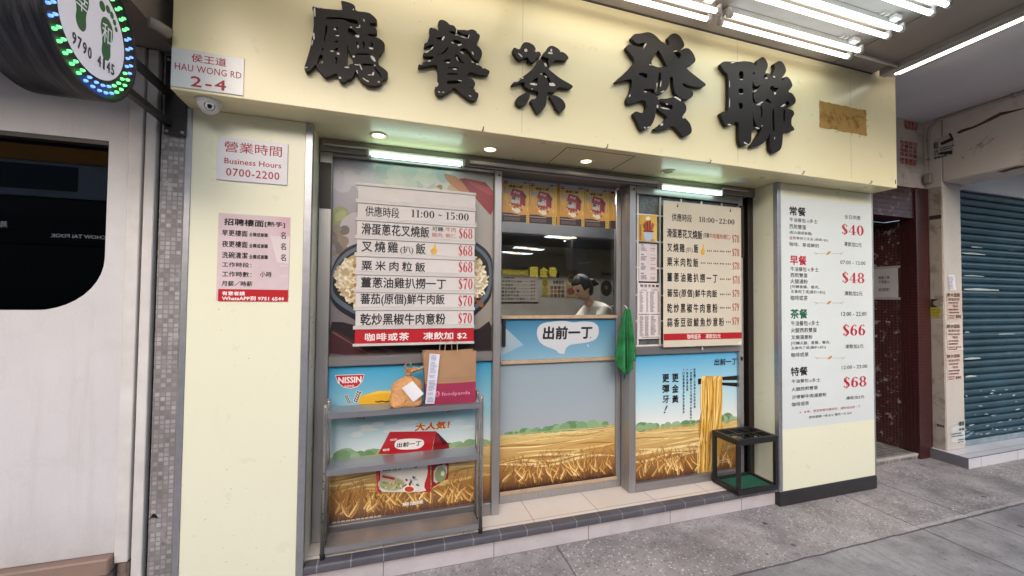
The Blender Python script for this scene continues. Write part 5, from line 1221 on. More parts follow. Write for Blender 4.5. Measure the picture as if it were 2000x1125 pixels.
# ================================================================== PICTURE PANELS IN THE BAYS
def wheat_scene(p, x0, x1, z0, z1, zh, seed, ear=(.055, 60), bright=1., sky=('3FA3C8', '7CBCD2', 'C9D6DC'), far='A7B59A'):
    """printed harvest picture: sky, tree line, folded fields, ripe ears in front"""
    rg = random.Random(seed); W = x1-x0; px = False
    zc = zh+(z1-zh)*.45
    p.grad([(x0, zc), (x1, zc), (x1, z1), (x0, z1)], [sky[1], sky[1], sky[0], sky[0]], px); p.grad([(x0, zh), (x1, zh), (x1, zc), (x0, zc)], [sky[2], sky[2], sky[1], sky[1]], px)
    H = zh-z0
    p.grad([(x0, z0+H*.45), (x1, z0+H*.45), (x1, zh), (x0, zh)], ['B98C4E', 'B98C4E', 'D9BE80', 'D9BE80'], px); p.grad([(x0, z0), (x1, z0), (x1, z0+H*.45), (x0, z0+H*.45)], ['54301F', '54301F', 'B48244', 'B48244'], px)
    cl = lambda x: min(x1, max(x0, x)); cz = lambda z: max(z0, z)
    # far hill, then trees
    p.poly([(x0, zh)] + [(x0+W*k/24, zh+.012+.012*math.sin(k*.5+seed)+.006*math.sin(k*1.7)) for k in range(25)] + [(x1, zh)], 'A9BC9C', px=px)
    for k in range(int(W*70)):
        x = x0+W*rg.random(); r = rg.uniform(.012, .026)*(1+.7*max(0, math.sin(x*7+seed)))
        if x-r*1.4 < x0 or x+r*1.4 > x1: continue
        p.poly(ell(x, zh+r*.45, r*1.3, r, 12), rg.choice(['6E9266', '7C9E72', '8BAA80', '648A5E', '98B28C']), px=px)
    p.poly([(x0, zh-.004)] + [(x0+W*k/20, zh+.004+.003*math.sin(k*.9+seed)) for k in range(21)] + [(x1, zh-.004)], '9DAA6E', px=px)
    # folds of stubble and rows
    for k in range(30):
        f = (k/30)**1.3; zb_ = zh-H*.62*f-.006; th = .004+.016*f
        a = x0+W*rg.uniform(-.3, .6); b = a+W*rg.uniform(.4, 1.)
        pts = []
        for i in range(13):
            x = cl(a+(b-a)*i/12); pts.append((x, zb_+.012*math.sin(i*.5+k)*(.4+f), th*(.3+.7*math.sin(math.pi*min(1, max(0, i/12))))))
        p.stroke(pts, rg.choice(['E3C888', 'C99C52', 'B98842', 'D8B66E', 'A87A3A', 'EBD49A']), px=px, n=2)
    for k in range(60):
        f = rg.random(); zb_ = zh-.02-H*.2*f; x = x0+W*rg.random(); L = rg.uniform(.015, .05)
        p.stroke([(x, zb_, .0012), (cl(x+L*.5), zb_+.002, .0022), (cl(x+L), zb_-.003, .001)], rg.choice(['A9813E', 'C8A25A', '96702F']), px=px, n=2)
    # ears in three depths: stalk, paired kernels, a few awns
    sets = ((.034, int(170*W), .34, .60, [('B4853F', '8E6030'), ('A3743A', '7E522A'), ('C49652', '946634')]), (.060, int(ear[1]*1.2), .16, .42, [('CB9A50', '8E5C2C'), ('B9863E', '7A4A24'), ('D9AE62', '9C6A34')]), (ear[0], int(ear[1]*.62), .05, .30, [('E9C57E', 'B9813C'), ('F2D698', 'C8944A'), ('DDB468', 'A56E32')]))
    for L0, num, f0, f1, tones in sets:
        for k in range(num):
            f = k/max(1, num); z = z0+H*(f1+(f0-f1)*f)+rg.uniform(-.012, .012); x = x0+W*rg.random(); a = math.pi/2+rg.choice((-1, 1))*rg.uniform(.05, .95); L = L0*rg.uniform(.8, 1.2)
            if not (x0+L*.75 < x < x1-L*.75) or z < z0+L*.65: continue
            tone = rg.choice(tones); bend = rg.uniform(-.7, .7); nseg = 9 if L > .05 else 6
            bx_, bz_ = x-math.cos(a)*L*.5, z-math.sin(a)*L*.5
            p.stroke([(cl(bx_+math.cos(a)*-L*.5+rg.uniform(-.01, .01)), cz(bz_-L*1.3), .0014), (cl(bx_-math.cos(a)*L*.2), cz(bz_-L*.5), .0018), (bx_, cz(bz_), .0022)], tone[1], px=px, n=3)
            k0 = p.k
            for i in range(nseg):
                t = i/(nseg-1)-.5; aa = a+bend*t; cx, cz_ = x+math.cos(a)*L*t-math.sin(a)*bend*L*t*t*.5, z+math.sin(a)*L*t+math.cos(a)*bend*L*t*t*.5
                tp = 1-.6*max(0, (i/(nseg-1)-.3)/.7)**2
                for sd in (-1, 1):
                    kx, kz = cx-math.sin(aa)*sd*L*.078*tp, cz_+math.cos(aa)*sd*L*.078*tp
                    if kz < z0+.006: continue
                    p.k = k0+(i % 2)*2+(sd > 0)
                    p.poly(ell(kx, kz, L*.098*tp, L*.054*tp, 7, aa+sd*.5), tone[0] if sd > 0 else tone[1], px=px)
                p.k = k0+5
                if L > .05 and i > 2 and i % 3 == 0: p.stroke([(cx, cz_, .0009), (cl(cx+math.cos(aa+.2)*L*.4), cz(cz_+math.sin(aa+.2)*L*.4), .0003)], tone[0], px=px, n=2)
# left lower: product panel
PYL = YG+.036
x0, x1, z0, z1 = -.324, .654, .2355, 1.1445
t = thing('noodle_advert', 'big noodle advert with red carton over golden wheat, left lower bay behind the rack', 'advert panel', ((x0+x1)/2, PYL, z0))
obj('panel', MB().box(x0, x1, PYL, PYL+.003, z0, z1), WPLASTIC, t)
EV = V(600, 660, 2.419); p = Print(Y=PYL-.0002, view=EV); p.step = .0000015
wheat_scene(p, x0, x1, z0, z1, p.uv(400, 548)[1], 3, (.085, 80), sky=('349BC4', '97C5D1', 'DADEDA'))
rg = random.Random(8)
for k in range(20): p.poly(ell(x0+.12+rg.random()*.7, p.uv(400, 430)[1]+rg.uniform(-.03, .04), rg.uniform(.03, .08), rg.uniform(.008, .018), 12), rg.choice(['CBD6DC', 'BFD2DA', 'D3DADB']), px=False)
p.poly([(250, 275), (330, 250), (470, 246), (470, 312), (240, 312)], 'E5B02E'); p.poly([(255, 275), (335, 250), (470, 246), (470, 256), (340, 262)], 'EFC552')
for k in range(22): p.poly(ell(325+k*6, 300+2*math.sin(k), 5, 3, 8, .6), '4A3018')
def sprig(cx, cy, s, col='2E2A26', a0=-1.2):
    for i in range(5):
        for sd in (-1, 1):
            x, y = cx+math.cos(a0)*i*s*.8, cy+math.sin(a0)*i*s*.8
            q = ell(x+math.cos(a0+sd*.9)*s*.5, y+math.sin(a0+sd*.9)*s*.5, s*.62, s*.30, 10, a0+sd*.6)
            p.poly(ell(x+math.cos(a0+sd*.9)*s*.5, y+math.sin(a0+sd*.9)*s*.5, s*.8, s*.46, 10, a0+sd*.6), 'E8E4DA'); p.poly(q, col)
sprig(228, 300, 13); sprig(200, 308, 10, a0=-2); sprig(235, 372, 10, a0=.1); sprig(660, 345, 10, a0=-.3)
p.poly([(132, 175), (271, 170), (262, 205), (240, 230), (205, 240), (168, 232), (143, 210)], 'E9E4DF', sm=0); p.poly([(135, 178), (268, 173), (259, 205), (238, 227), (205, 236), (170, 229), (146, 208)], 'C0202C')
p.text('NISSIN', 146, 180, 257, 216, 'F2ECE8', .05); p.text('日清食品', 177, 220, 222, 232, 'F2ECE8', .02)
for e, c in ((.09, 'F0C25A'), (.03, 'B5271F')): p.text('大人気！', 507, 390, 674, 441, c, e, shear=.12)
p.poly([(390, 443), (606, 440), (590, 525), (572, 545), (335, 548)], 'B01B26'); p.poly([(606, 440), (622, 452), (670, 503), (668, 575), (590, 545)], '7E0F1E'); p.poly([(606, 440), (622, 452), (668, 500), (640, 502)], '3A1014')
p.poly([(322, 560), (582, 548), (582, 728), (330, 726)], 'B81F28'); p.poly([(584, 548), (669, 560), (666, 662), (588, 706)], '93141F'); p.poly([(322, 560), (340, 560), (338, 726), (330, 726)], 'D04A44')
p.poly([(418, 482), (470, 474), (545, 476), (555, 500), (530, 524), (440, 528), (410, 515)], 'E9E3DC', sm=2); p.text('出前一丁', 422, 484, 540, 518, '1E1816', .04, shear=.1)
p.text('NISSIN', 392, 474, 424, 486, 'E9E3DC', .03); p.rect(358, 522, 388, 534, 'E9E3DC'); p.text('5包', 362, 523, 384, 533, 'A0202A', .02)
p.poly([(340, 596), (420, 590), (568, 586), (570, 640), (550, 700), (566, 726), (420, 727), (338, 726), (348, 660)], 'E4DED6', sm=1); p.text('出前一丁', 356, 588, 540, 630, '191413', .05, shear=.08)
p.poly(ell(400, 690, 66, 34), 'C9C2B8'); p.poly(ell(400, 690, 58, 28), 'A9B27C'); 
for k in range(40): p.poly(ell(400+rg.uniform(-50, 50), 690+rg.uniform(-22, 22), rg.uniform(4, 11), rg.uniform(2, 5), 8, rg.random()*3), rg.choice(['D9CDA4', 'C9B07A', '7E9A5A', '8A6A44', 'E3DBC4', 'B98A5A']))
p.poly(ell(482, 712, 30, 17), 'F0EAE0'); p.poly(ell(482, 714, 22, 13), 'D0481E'); p.poly([(352, 640), (420, 655), (412, 690), (346, 672)], 'C8B89C'); p.poly([(356, 648), (414, 660), (412, 670), (354, 658)], 'A8302A')
for k in range(14): p.poly(ell(500+rg.uniform(-40, 45), 672+rg.uniform(-14, 24), rg.uniform(5, 12), rg.uniform(3, 7), 8, rg.random()*3), rg.choice(['B9B4AE', '4A5A78', 'D9D2C8', '8A3A30', 'C9B07A']))
p.poly([(598, 610), (662, 592), (660, 650), (596, 696)], 'C9C0B4', sm=1); p.poly(ell(630, 645, 27, 36, 20, .2), '8A9A6A'); p.poly(ell(640, 640, 9, 12), 'E2DCD2')
p.text('出前', 600, 586, 640, 606, '191413', .04)
p.text('麻油味', 450, 763, 549, 796, 'E9E2D8', .04); p.bars(118, 845, 345, 872, 1, 'C9B9A0', .5, True, 0, 6)
p.build('advert_print', GLOSSINK, t)

# centre door: sky band with brush lettering, and pale wheat panel
PYC = YD+.022
CV = V(960, 600, 2.813)
t = thing('door_band_print', 'blue band with black brush characters in a white cloud, across the door', 'print', (1.2, PYC, 1.14))
x0, x1 = .743, 1.6445; z0, z1 = zw0+.0125, zw1-.0125
obj('band', MB().box(x0, x1, PYC, PYC+.003, z0, z1), WPLASTIC, t)
p = Print(Y=PYC-.0002, view=CV)
p.grad([(x0, z0), (x1, z0), (x1, z1), (x0, z1)], ['7FA6BC', '86AEC2', '3F7C9C', '2E7296'], px=False)
p.grad([(x0, z0+.03), (x0+.17, (z0+z1)/2-.04), (x0, z1-.03), (x0, (z0+z1)/2)], ['9AAAB2', '8FB0C0', 'A8AEB2', 'A8AEB2'], px=False)
p.poly([(248, 150), (252, 112), (280, 86), (350, 78), (400, 75), (450, 84), (500, 78), (560, 80), (588, 105), (590, 145), (575, 175), (535, 192), (480, 200), (432, 206), (410, 222), (402, 245), (402, 258), (365, 252), (362, 240), (335, 228), (290, 212), (262, 190)], 'C5C6CA', sm=2)
p.text('出前一丁', 281, 101, 556, 180, '24211F', .04, shear=.06)
p.rect(541, 164, 547, 170, '24211F'); p.poly([(525, 205), (529, 203), (535, 216), (531, 217)], 'D8D8DA')
p.build('print', GLOSSINK, t)
t = thing('door_wheat_picture', 'faded grey blue sky and wheat field picture filling the lower door', 'picture panel', (1.2, PYC, .24))
z0, z1 = .2385, zw0-.0125
obj('panel', MB().box(x0, x1, PYC, PYC+.003, z0, z1), WPLASTIC, t)
p = Print(Y=PYC-.0002, view=CV); p.step = .0000015
wheat_scene(p, x0, x1, z0, z1, p.uv(400, 672)[1], 11, (.075, 70), sky=('8FA0AA', '9AA6AE', 'A3A9AE'))
p.build('picture_print', GLOSSINK, t)
# right lower: noodles lifted by chopsticks
RV = V(1220, 670, 3.41); x0, x1, z0, z1 = 1.736, 2.6995, .2155, 1.1445; PYR = YG+.036
t = thing('noodle_lift_advert', 'advert of golden noodles lifted by black chopsticks over wheat, right lower bay', 'advert panel', ((x0+x1)/2, PYR, z0))
obj('panel', MB().box(x0, x1, PYR, PYR+.003, z0, z1), WPLASTIC, t)
p = Print(Y=PYR-.0002, view=RV); p.step = .0000015
wheat_scene(p, x0, x1, z0, z1, p.uv(400, 545)[1], 21, (.085, 72), sky=('4FA3CC', 'ABD0DA', 'E8E4DC'))
p.text('出前一丁', 596, 98, 747, 150, '1A1615', .025, shear=.06)
for ch, q in (('更', (314, 202, 358, 262)), ('金', (313, 274, 358, 331)), ('黃', (313, 344, 358, 401)), ('更', (249, 205, 296, 263)), ('彈', (249, 276, 297, 333)), ('牙', (250, 347, 296, 401))): p.text(ch, *q, '171312', .03)
p.poly([(276, 418), (286, 414), (276, 440), (266, 452), (264, 448)], '171312'); p.poly(ell(264, 462, 6, 5), '171312')
for x, y0, y1, tx in ((464, 164, 434, '出前一丁北海道小麥粉即食麵'), (440, 168, 508, '●採用100%北海道產小麥粉製作'), (415, 168, 320, '●麵條色澤金黃'), (391, 168, 470, '●口感煙韌彈牙，散發甘甜麥香')):
    h = (y1-y0)/len(tx)
    for i, ch in enumerate(tx):
        if ch == '●': p.poly(ell(x, y0+8, 3.4, 3.8), '2A3440'); continue
        p.text(ch, x-6.5, y0+i*h+1.5, x+6.5, y0+(i+1)*h-1.5, '2A3440', .02)
p.poly([(487, 238), (510, 235), (510, 273), (488, 276)], '17120F'); p.poly([(645, 225), (781, 213), (781, 245), (645, 247)], '1D1613'); p.poly([(645, 262), (781, 264), (781, 294), (645, 280)], '17120F')
rg = random.Random(31)
p.poly([(508, 240), (520, 222), (580, 222), (640, 226), (648, 262), (645, 420), (640, 500), (660, 600), (640, 720), (600, 800), (560, 884), (498, 890), (505, 700), (512, 500), (500, 400)], 'C9963E', sm=1)
for k in range(58):
    f = rg.random(); xa = 512+f*130; xe = 500+f*95+rg.uniform(-14, 14); c = rg.choice(['E6BE6A', 'D7A648', 'B9822E', 'F0D28A', 'A06C24', 'E0B458'])
    p.stroke([(xa, 232+rg.uniform(-6, 6), 5), (xa+rg.uniform(-8, 8), 380, 6), (xa*.6+xe*.4+rg.uniform(-16, 16), 560, 6), (xa*.35+xe*.65+rg.uniform(-16, 16), 720, 6), (xe, 886-f*40, 4)], c, n=4)
for k in range(12):
    xa = 514+k*11; p.stroke([(xa, 250, 5), (xa+3, 226, 7), (xa+9, 224, 7), (xa+12, 250, 5)], rg.choice(['F0D28A', 'E0B458', 'C9963E']), n=4)
p.bars(600, 775, 690, 800, 2, 'B9AC94', .5, True, .2, 3)
p.build('advert_print', GLOSSINK, t)

# left upper: blurred rice bowl photograph behind the lunch board
x0, x1, z0, z1 = -.324, .654, 1.206, 2.3745
t = thing('rice_poster', 'large photo poster of a bowl of rice behind the lunch board', 'poster', ((x0+x1)/2, PYL, z0))
obj('panel', MB().box(x0, x1, PYL, PYL+.003, z0, z1), WPLASTIC, t)
QV = V(640, 340, 3.125); p = Print(Y=PYL-.0002, view=QV); p.step = .0000015
p.grad([(x0, z0), (x1, z0), (x1, z1), (x0, z1)], ['6E6468', '8A8078', 'AFAAA2', '9F9AA6'], px=False)
CB = lambda a, c: (min(x1-.001, max(x0+.001, a)), min(z1-.001, max(z0+.001, c)))
def blob(pts, col, sm=2): p.poly([CB(*p.uv(*q)) for q in chaikin(list(pts), sm)], col, px=False)
rg = random.Random(12)
def haze(l, t_, r, b_, cols, n, s0, s1):
    for k in range(n):
        cx, cy = rg.uniform(l, r), rg.uniform(t_, b_); blob(ell(cx, cy, rg.uniform(s0, s1), rg.uniform(s0, s1)*.8, 12, rg.random()*3), rg.choice(cols), 0)
haze(20, -120, 300, 60, ['A6A1AC', 'A9A5AE', '9D99A6', 'B1ACB2'], 30, 40, 90)
haze(330, -60, 720, 60, ['A5ADA6', 'B7B6A8', '9EA7A2', 'BDB9A9', 'AEB2A6'], 40, 30, 80)
blob([(20, 230), (60, 195), (110, 200), (135, 240), (110, 300), (40, 330), (20, 330)], '8E8F62'); blob([(45, 240), (100, 215), (120, 245), (90, 280), (45, 290)], '9DA06A')
blob([(70, 330), (90, 270), (150, 235), (190, 230), (190, 420), (130, 440), (85, 470)], 'B2A9AE')
haze(15, 330, 120, 480, ['7A6E62', '8A7C6C', '6E6460'], 14, 18, 40)
haze(640, 60, 900, 380, ['C2B49A', 'CFC3AC', 'A98E6E', 'D8CFBE', 'B39A78', '8E6A4C'], 60, 12, 34)
blob([(790, 15), (1010, 60), (1010, 270), (930, 180), (840, 80)], '8C2622', 1); blob([(830, 30), (1010, 90), (1010, 140), (900, 80)], 'A84034', 1); blob([(700, -10), (800, 20), (880, 130), (840, 130), (740, 60)], 'B2754C', 1)
# bowl
bowl = [(10, 760), (15, 600), (60, 500), (130, 440), (300, 380), (700, 370), (880, 400), (960, 450), (1010, 520), (1010, 740), (930, 840), (800, 930), (600, 1010), (350, 980), (180, 900), (60, 830)]
blob(bowl, '23242C', 2); blob([(15, 740), (20, 610), (65, 515), (140, 455), (300, 400), (700, 390), (880, 420), (955, 470), (1003, 540), (1000, 720), (920, 820), (780, 900), (600, 960), (360, 940), (190, 870), (70, 800)], '5C6874', 2)
blob([(30, 720), (34, 620), (80, 530), (160, 470), (300, 420), (700, 405), (870, 435), (940, 485), (985, 550), (985, 700), (905, 800), (780, 870), (600, 920), (370, 900), (200, 840), (90, 780)], '2A2622', 2)
blob(ell(512, 640, 462, 232, 40), 'B7A680', 0)
for k in range(1300):
    a = rg.uniform(0, 2*math.pi); rr = math.sqrt(rg.random()); cx, cy = 510+rr*math.cos(a)*470, 640+rr*math.sin(a)*240
    if 195 < cx < 885: continue
    q = ell(cx, cy, rg.uniform(9, 19), rg.uniform(6, 10), 9, rg.random()*3.1)
    blob(q, rg.choice(['E6DCC6', 'DACBAC', 'CDBB96', 'F0E8D6', 'BCA47C', 'E2D4B6', 'E9DFC8']), 0)
haze(130, 560, 180, 760, ['A9835A', 'C2A070'], 6, 8, 16); haze(890, 740, 940, 800, ['8A5A38', 'A2714A'], 6, 10, 18)
blob([(0, 900), (120, 905), (420, 1010), (900, 960), (1010, 880), (1010, 1140), (0, 1140)], '2B2326', 1)
blob([(10, 930), (130, 1000), (420, 1140), (10, 1140)], '4A2A2C', 1); blob([(15, 960), (40, 965), (240, 1090), (300, 1130), (250, 1130)], '7A5A58', 0); blob([(130, 960), (250, 1010), (440, 1110), (380, 1110)], '5A3030', 0)
p.build('photo_print', GLOSSINK, t)

# ================================================================== OBJECTS ON AND BY THE STEP
# steel rack
RX0, RX1, RY0, RY1 = -.297, .532, 2.345, 2.480
t = thing('steel_rack', 'three tier stainless steel shelf rack standing on the step, left bay', 'rack', ((RX0+RX1)/2, 2.41, .155))
for z in (.925, .622, .215):
    mb = MB().box(RX0, RX1, RY0, RY1, z-.002, z+.001); mb.box(RX0, RX1, RY0-.003, RY0-.0005, z-.030, z+.001).box(RX0, RX1, RY1+.0005, RY1+.003, z-.030, z+.001); mb.box(RX0-.003, RX0-.0005, RY0, RY1, z-.03, z+.001).box(RX1+.0005, RX1+.003, RY0, RY1, z-.03, z+.001)
    obj('shelf', mb, RACK, t)
for x in (RX0-.014, RX1+.014):
    for y in (RY0+.006, RY1-.006):
        l_ = obj('leg', MB().lathe((x, y, .185), (0, 0, 1), [(0, .0), (0, .0125), (.775, .0125), (.779, .011), (.78, 0)], 18), TUBE, t)
        obj('foot', MB().lathe((x, y, .155), (0, 0, 1), [(0, 0), (0, .012), (.006, .013), (.012, .009), (.018, .014), (.031, .0142), (.031, 0)], 16), RUBBER, l_)
        obj('cap', MB().lathe((x, y, .9655), (0, 0, 1), [(0, .0123), (.004, .012), (.007, .008), (.008, 0)], 14), GREYPL, l_)
mb = MB()
for z in (.61, .57, .53, .40, .36): mb.lathe((RX0-.014, RY0-.0066, z), (0, -1, 0), [(0, .0038), (.0005, .003), (.0006, 0)], 8)
obj('peg_hole', mb, DARK, t)

# paper carrier bag
BV = V(740, 660, 7.03); BY = 2.372
bx0, bz0 = onY(BV(650, 935), BY).x, .9265; bx1 = onY(BV(1327, 885), BY).x; bz1 = onY(BV(960, 190), BY).z; bx0t = onY(BV(612, 195), BY).x
t = thing('delivery_bag', 'tall kraft carrier bag with magenta base and long receipt, on the rack top', 'paper bag', ((bx0+bx1)/2, 2.42, bz0))
BD = .085; zm = onY(BV(900, 620), BY).z
def bagpt(u, v, side):
    xa = bx0+(bx0t-bx0)*v; z = bz0+(bz1-bz0)*v
    bul = .010*math.sin(u*math.pi)*math.sin(min(1, v*1.1)*math.pi)
    return Vector((xa+(bx1-xa)*u, (BY-bul if side == 0 else BY+BD+bul*.5), z+.003*math.sin(u*7+side)*v*v))
def panel(v0, v1, m, nm, parent):
    mb = MB(); f = lambda v: v0+(v1-v0)*v
    mb.grid(lambda u, v: bagpt(u, f(v), 0), 14, 12).grid(lambda u, v: bagpt(u, f(v), 1), 14, 12)
    for sx in (0, 1):
        def gs(u, v, sx=sx):
            a, b = bagpt(sx, f(v), 0), bagpt(sx, f(v), 1); q = a.lerp(b, u); q.x += (1 if sx == 0 else -1)*.016*(1-abs(2*u-1))*f(v); return q
        mb.grid(gs, 6, 8)
    if v0 == 0: mb.grid(lambda u, v: bagpt(u, 0, 0).lerp(bagpt(u, 0, 1), v), 6, 2)
    return obj(nm, mb, m, parent)
vm = (zm-bz0)/(bz1-bz0)
panel(vm, 1, KRAFT, 'paper_body', t); pm = panel(0, vm, MAGENTA, 'magenta_base', t)
mb = MB()
for y in (.40, ): mb.grid(lambda u, v: bagpt(u, vm*.62+.004*v, 0)+Vector((0, -.0012, 0)), 10, 1)
for zz in (.46, .50): mb.grid(lambda u, v: bagpt(u, zz+.004*v, 0)+Vector((0, -.0008, 0)), 10, 1)
obj('fold_line', mb, plain('fold shade', '8A5A50', .8), t)
for side, (qa, qb) in enumerate((((905, 190), (1078, 185)), ((850, 185), (1024, 180)))):
    yy = BY-.004 if side == 0 else BY+BD+.002
    a, b_ = onY(BV(*qa), BY), onY(BV(*qb), BY); a.y = b_.y = yy
    if side: a.x += .004; b_.x += .004
    top = .060+.004*side
    pts = smooth_path([tuple(v) for v in (a+Vector((0, 0, -.01)), a+Vector((.002, 0, top*.55)), a+Vector((.009, 0, top*.92)), (a+b_)/2+Vector((0, 0, top)), b_+Vector((-.009, 0, top*.92)), b_+Vector((-.002, 0, top*.55)), b_+Vector((0, 0, -.01)))], 5)
    obj('handle', MB().tube(pts, .0022, 8), plain('twisted paper cord', 'B29A80', .8), t)
p = Print(Y=BY-.011, view=BV); p.text('foodpanda', 862, 722, 1253, 812, 'D58AA0', .012); p.poly(ell(802, 770, 33, 40, 22), 'D58AA0'); p.poly(ell(802, 772, 25, 31, 22), 'A5284E')
for q in (ell(786, 752, 9, 10), ell(818, 752, 9, 10), ell(790, 775, 6, 9), ell(814, 775, 6, 9), ell(802, 792, 6, 4)): p.poly(q, 'D58AA0')
p.build('lettering', MATTE, t)
RC = [onY(BV(*q), BY-.012) for q in ((697, 217), (838, 225), (762, 905), (637, 905))]
mb = MB().grid(lambda u, v: (RC[0].lerp(RC[1], u)).lerp(RC[3].lerp(RC[2], u), v)+Vector((0, -.002-.004*math.sin(v*4), 0)), 4, 14)
rc = obj('receipt', mb, plain('receipt paper', 'D6D4E2', .6, 0, .04, 8), t)
p = Print(Y=BY-.0195, view=BV)
for k in range(34):
    y = 238+k*19; f = (y-217)/690; l = 697-60*f; 
    if k in (4, 13, 17, 26, 29): continue
    p.bars(l+14+random.uniform(0, 20), y, l+118-random.uniform(0, 40), y+13, 1, '6C6C86', .62, True, .1, k)
p.build('receipt_print', MATTE, rc)

# tied takeaway bag
BY2 = 2.40; c = onY(BV(385, 760), BY2); zb = .9265
t = thing('takeaway_bag', 'crumpled orange kraft bag tied at the neck with blank white label, on the rack', 'paper bag', (c.x, BY2, zb))
rx = (onY(BV(600, 760), BY2).x-onY(BV(165, 760), BY2).x)/2; zt = onY(BV(370, 540), BY2).z; zk = onY(BV(365, 505), BY2).z
rg = random.Random(6); ph = [rg.uniform(0, 6.28) for _ in range(8)]
def sack(u, v):
    a = u*2*math.pi; H = zk-zb
    prof = [(0, .86), (.06, .97), (.3, 1.0), (.55, .98), (.72, .86), (.84, .55), (.92, .24), (1, .12)]
    for (v0, r0), (v1, r1) in zip(prof, prof[1:]):
        if v <= v1: r = r0+(r1-r0)*(v-v0)/(v1-v0); break
    sq = (abs(math.cos(a))**6+abs(math.sin(a))**6)**(-1/6)   # boxy at the base, round at the neck
    k = sq*(1-v)+1*v if v < .75 else 1
    pl_ = max(0, v-.45)
    r *= k*(1+.16*pl_*math.sin(9*a+ph[0])+.11*pl_*math.sin(14*a+ph[1])+.035*math.sin(3*a+5*v+ph[2])+.03*math.sin(6*a-7*v+ph[3]))
    x = c.x-.004+r*rx*math.cos(a); y = BY2+.008+r*rx*.70*math.sin(a)
    z = zb+H*v+.004*math.sin(5*a+ph[4])*math.sin(v*3.1)
    return Vector((x+.012*v*math.sin(2.2*v), y, z))
mb = MB().grid(sack, 72, 34, True); mb.bm.faces.new([mb.bm.verts.new(sack(k/24, 0)) for k in range(24)])
obj('sack', mb, KRAFT2, t)
neck = sack(.5, 1).lerp(sack(0, 1), .5)
def flare(u, v):
    a = u*2*math.pi; r = (.010+.034*v)*(1+.35*v*math.sin(7*a)); return neck+Vector((r*math.cos(a)+.038*v, r*.6*math.sin(a)+.004, .002+.030*v+.008*v*math.sin(5*a)))
obj('gathered_top', MB().grid(flare, 40, 6), KRAFT2, t)
lp = smooth_path([tuple(neck+Vector(q)) for q in ((0, -.008, -.004), (-.014, -.012, .022), (-.020, -.012, .045), (-.006, -.010, .066), (.014, -.01, .060), (.016, -.01, .035), (.006, -.010, .006), (0, -.008, -.004))], 6)
obj('tie_loop', MB().tube(lp, [.0035+.002*math.sin(k*.6) for k in range(len(lp))], 8), KRAFT, t)
obj('knot', MB().lathe(neck+Vector((0, -.004, -.008)), (0, 0, 1), [(0, .014), (.006, .019), (.014, .018), (.02, .012)], 14), KRAFT, t)
lq = [onY(BV(*q), BY2-rx*.70-.012) for q in ((315, 690), (462, 592), (618, 768), (473, 884))]
mb = MB().grid(lambda u, v: (lq[0].lerp(lq[1], u)).lerp(lq[3].lerp(lq[2], u), v)+Vector((0, .012*(2*u-1)**2*.4, 0)), 5, 5); obj('paper_label', mb, plain('blank label', 'E2DEDF', .6, 0, .03, 6), t)

# green cloth on the mullion
t = thing('cleaning_cloth', 'green cloth hanging from a white hook on the door mullion', 'cloth', (1.64, YG, 1.0))
TYy = YG-.024
ck = [(604, 1221, 1226), (618, 1216, 1228), (640, 1212, 1230), (665, 1208, 1233), (690, 1205, 1235), (702, 1204, 1236), (712, 1204.5, 1236.5)]
def cloth(u, v):
    s_ = v*(len(ck)-1); i = min(int(s_), len(ck)-2); f = s_-i
    y, l, r = [ck[i][k]+(ck[i+1][k]-ck[i][k])*f for k in range(3)]
    q = onY((l+(r-l)*u, y), TYy); amp = .005+.026*min(1, v*1.4)
    q.y += amp*math.sin(u*13+1.8*v)*.9-amp*.5+.010*math.sin(u*4+v*3); q.z -= v**5*(.105*max(0, 1-abs(u-.40)/.40)+.02*max(0, 1-abs(u-.9)/.2)); return q
mb = MB().grid(cloth, 34, 40); 
cb = obj('cloth_front', mb, TOWEL, t); md = cb.modifiers.new('thick', 'SOLIDIFY'); md.thickness = .004
def cloth2(u, v):
    q = cloth(.30+u*.72, v*.80); q.x += .006+.006*v; q.y -= .010; q.z -= .03*v*(1-u)+.006*math.sin(u*9); q.z += .004; return q
cb2 = obj('cloth_back', MB().grid(cloth2, 24, 24), TOWEL, t); md = cb2.modifiers.new('thick', 'SOLIDIFY'); md.thickness = .004
h = onY((1223, 602), TYy); obj('hook', MB().tube([(h.x, YG, h.z+.02), (h.x, YG-.02, h.z+.012), (h.x, YG-.034, h.z-.004), (h.x, YG-.030, h.z+.004)], .005, 8), WPLASTIC, t)

# black umbrella stand
UX0, UX1, UY0, UY1, UZ0, UZ1 = 2.405, 2.782, 2.262, 2.505, .158, .552
t = thing('umbrella_stand', 'black open frame umbrella stand with green tray on the step corner', 'umbrella stand', ((UX0+UX1)/2, 2.38, UZ0))
ws = .026
for x in (UX0, UX1-ws):
    for y in (UY0, UY1-ws): obj('post', MB().box(x, x+ws, y, y+ws, UZ0+.0355, UZ1-.0405, .002), BLACK, t)
def ring(z0, z1): return MB().box(UX0, UX1, UY0, UY0+ws, z0, z1, .002).box(UX0, UX1, UY1-ws, UY1, z0, z1, .002).box(UX0, UX0+ws, UY0+ws+.0005, UY1-ws-.0005, z0, z1, .002).box(UX1-ws, UX1, UY0+ws+.0005, UY1-ws-.0005, z0, z1, .002)
obj('base_frame', ring(UZ0, UZ0+.035), BLACK, t); tf = obj('top_frame', ring(UZ1-.04, UZ1), BLACK, t)
mb = MB()
for k in range(1, 3): x = UX0+(UX1-UX0)*k/3; mb.box(x-.006, x+.006, UY0+ws, UY1-ws, UZ1-.014, UZ1-.003)
y = (UY0+UY1)/2; mb.box(UX0+ws, UX1-ws, y-.006, y+.006, UZ1-.0145, UZ1-.0035); obj('divider_grid', mb, BLACK, tf)
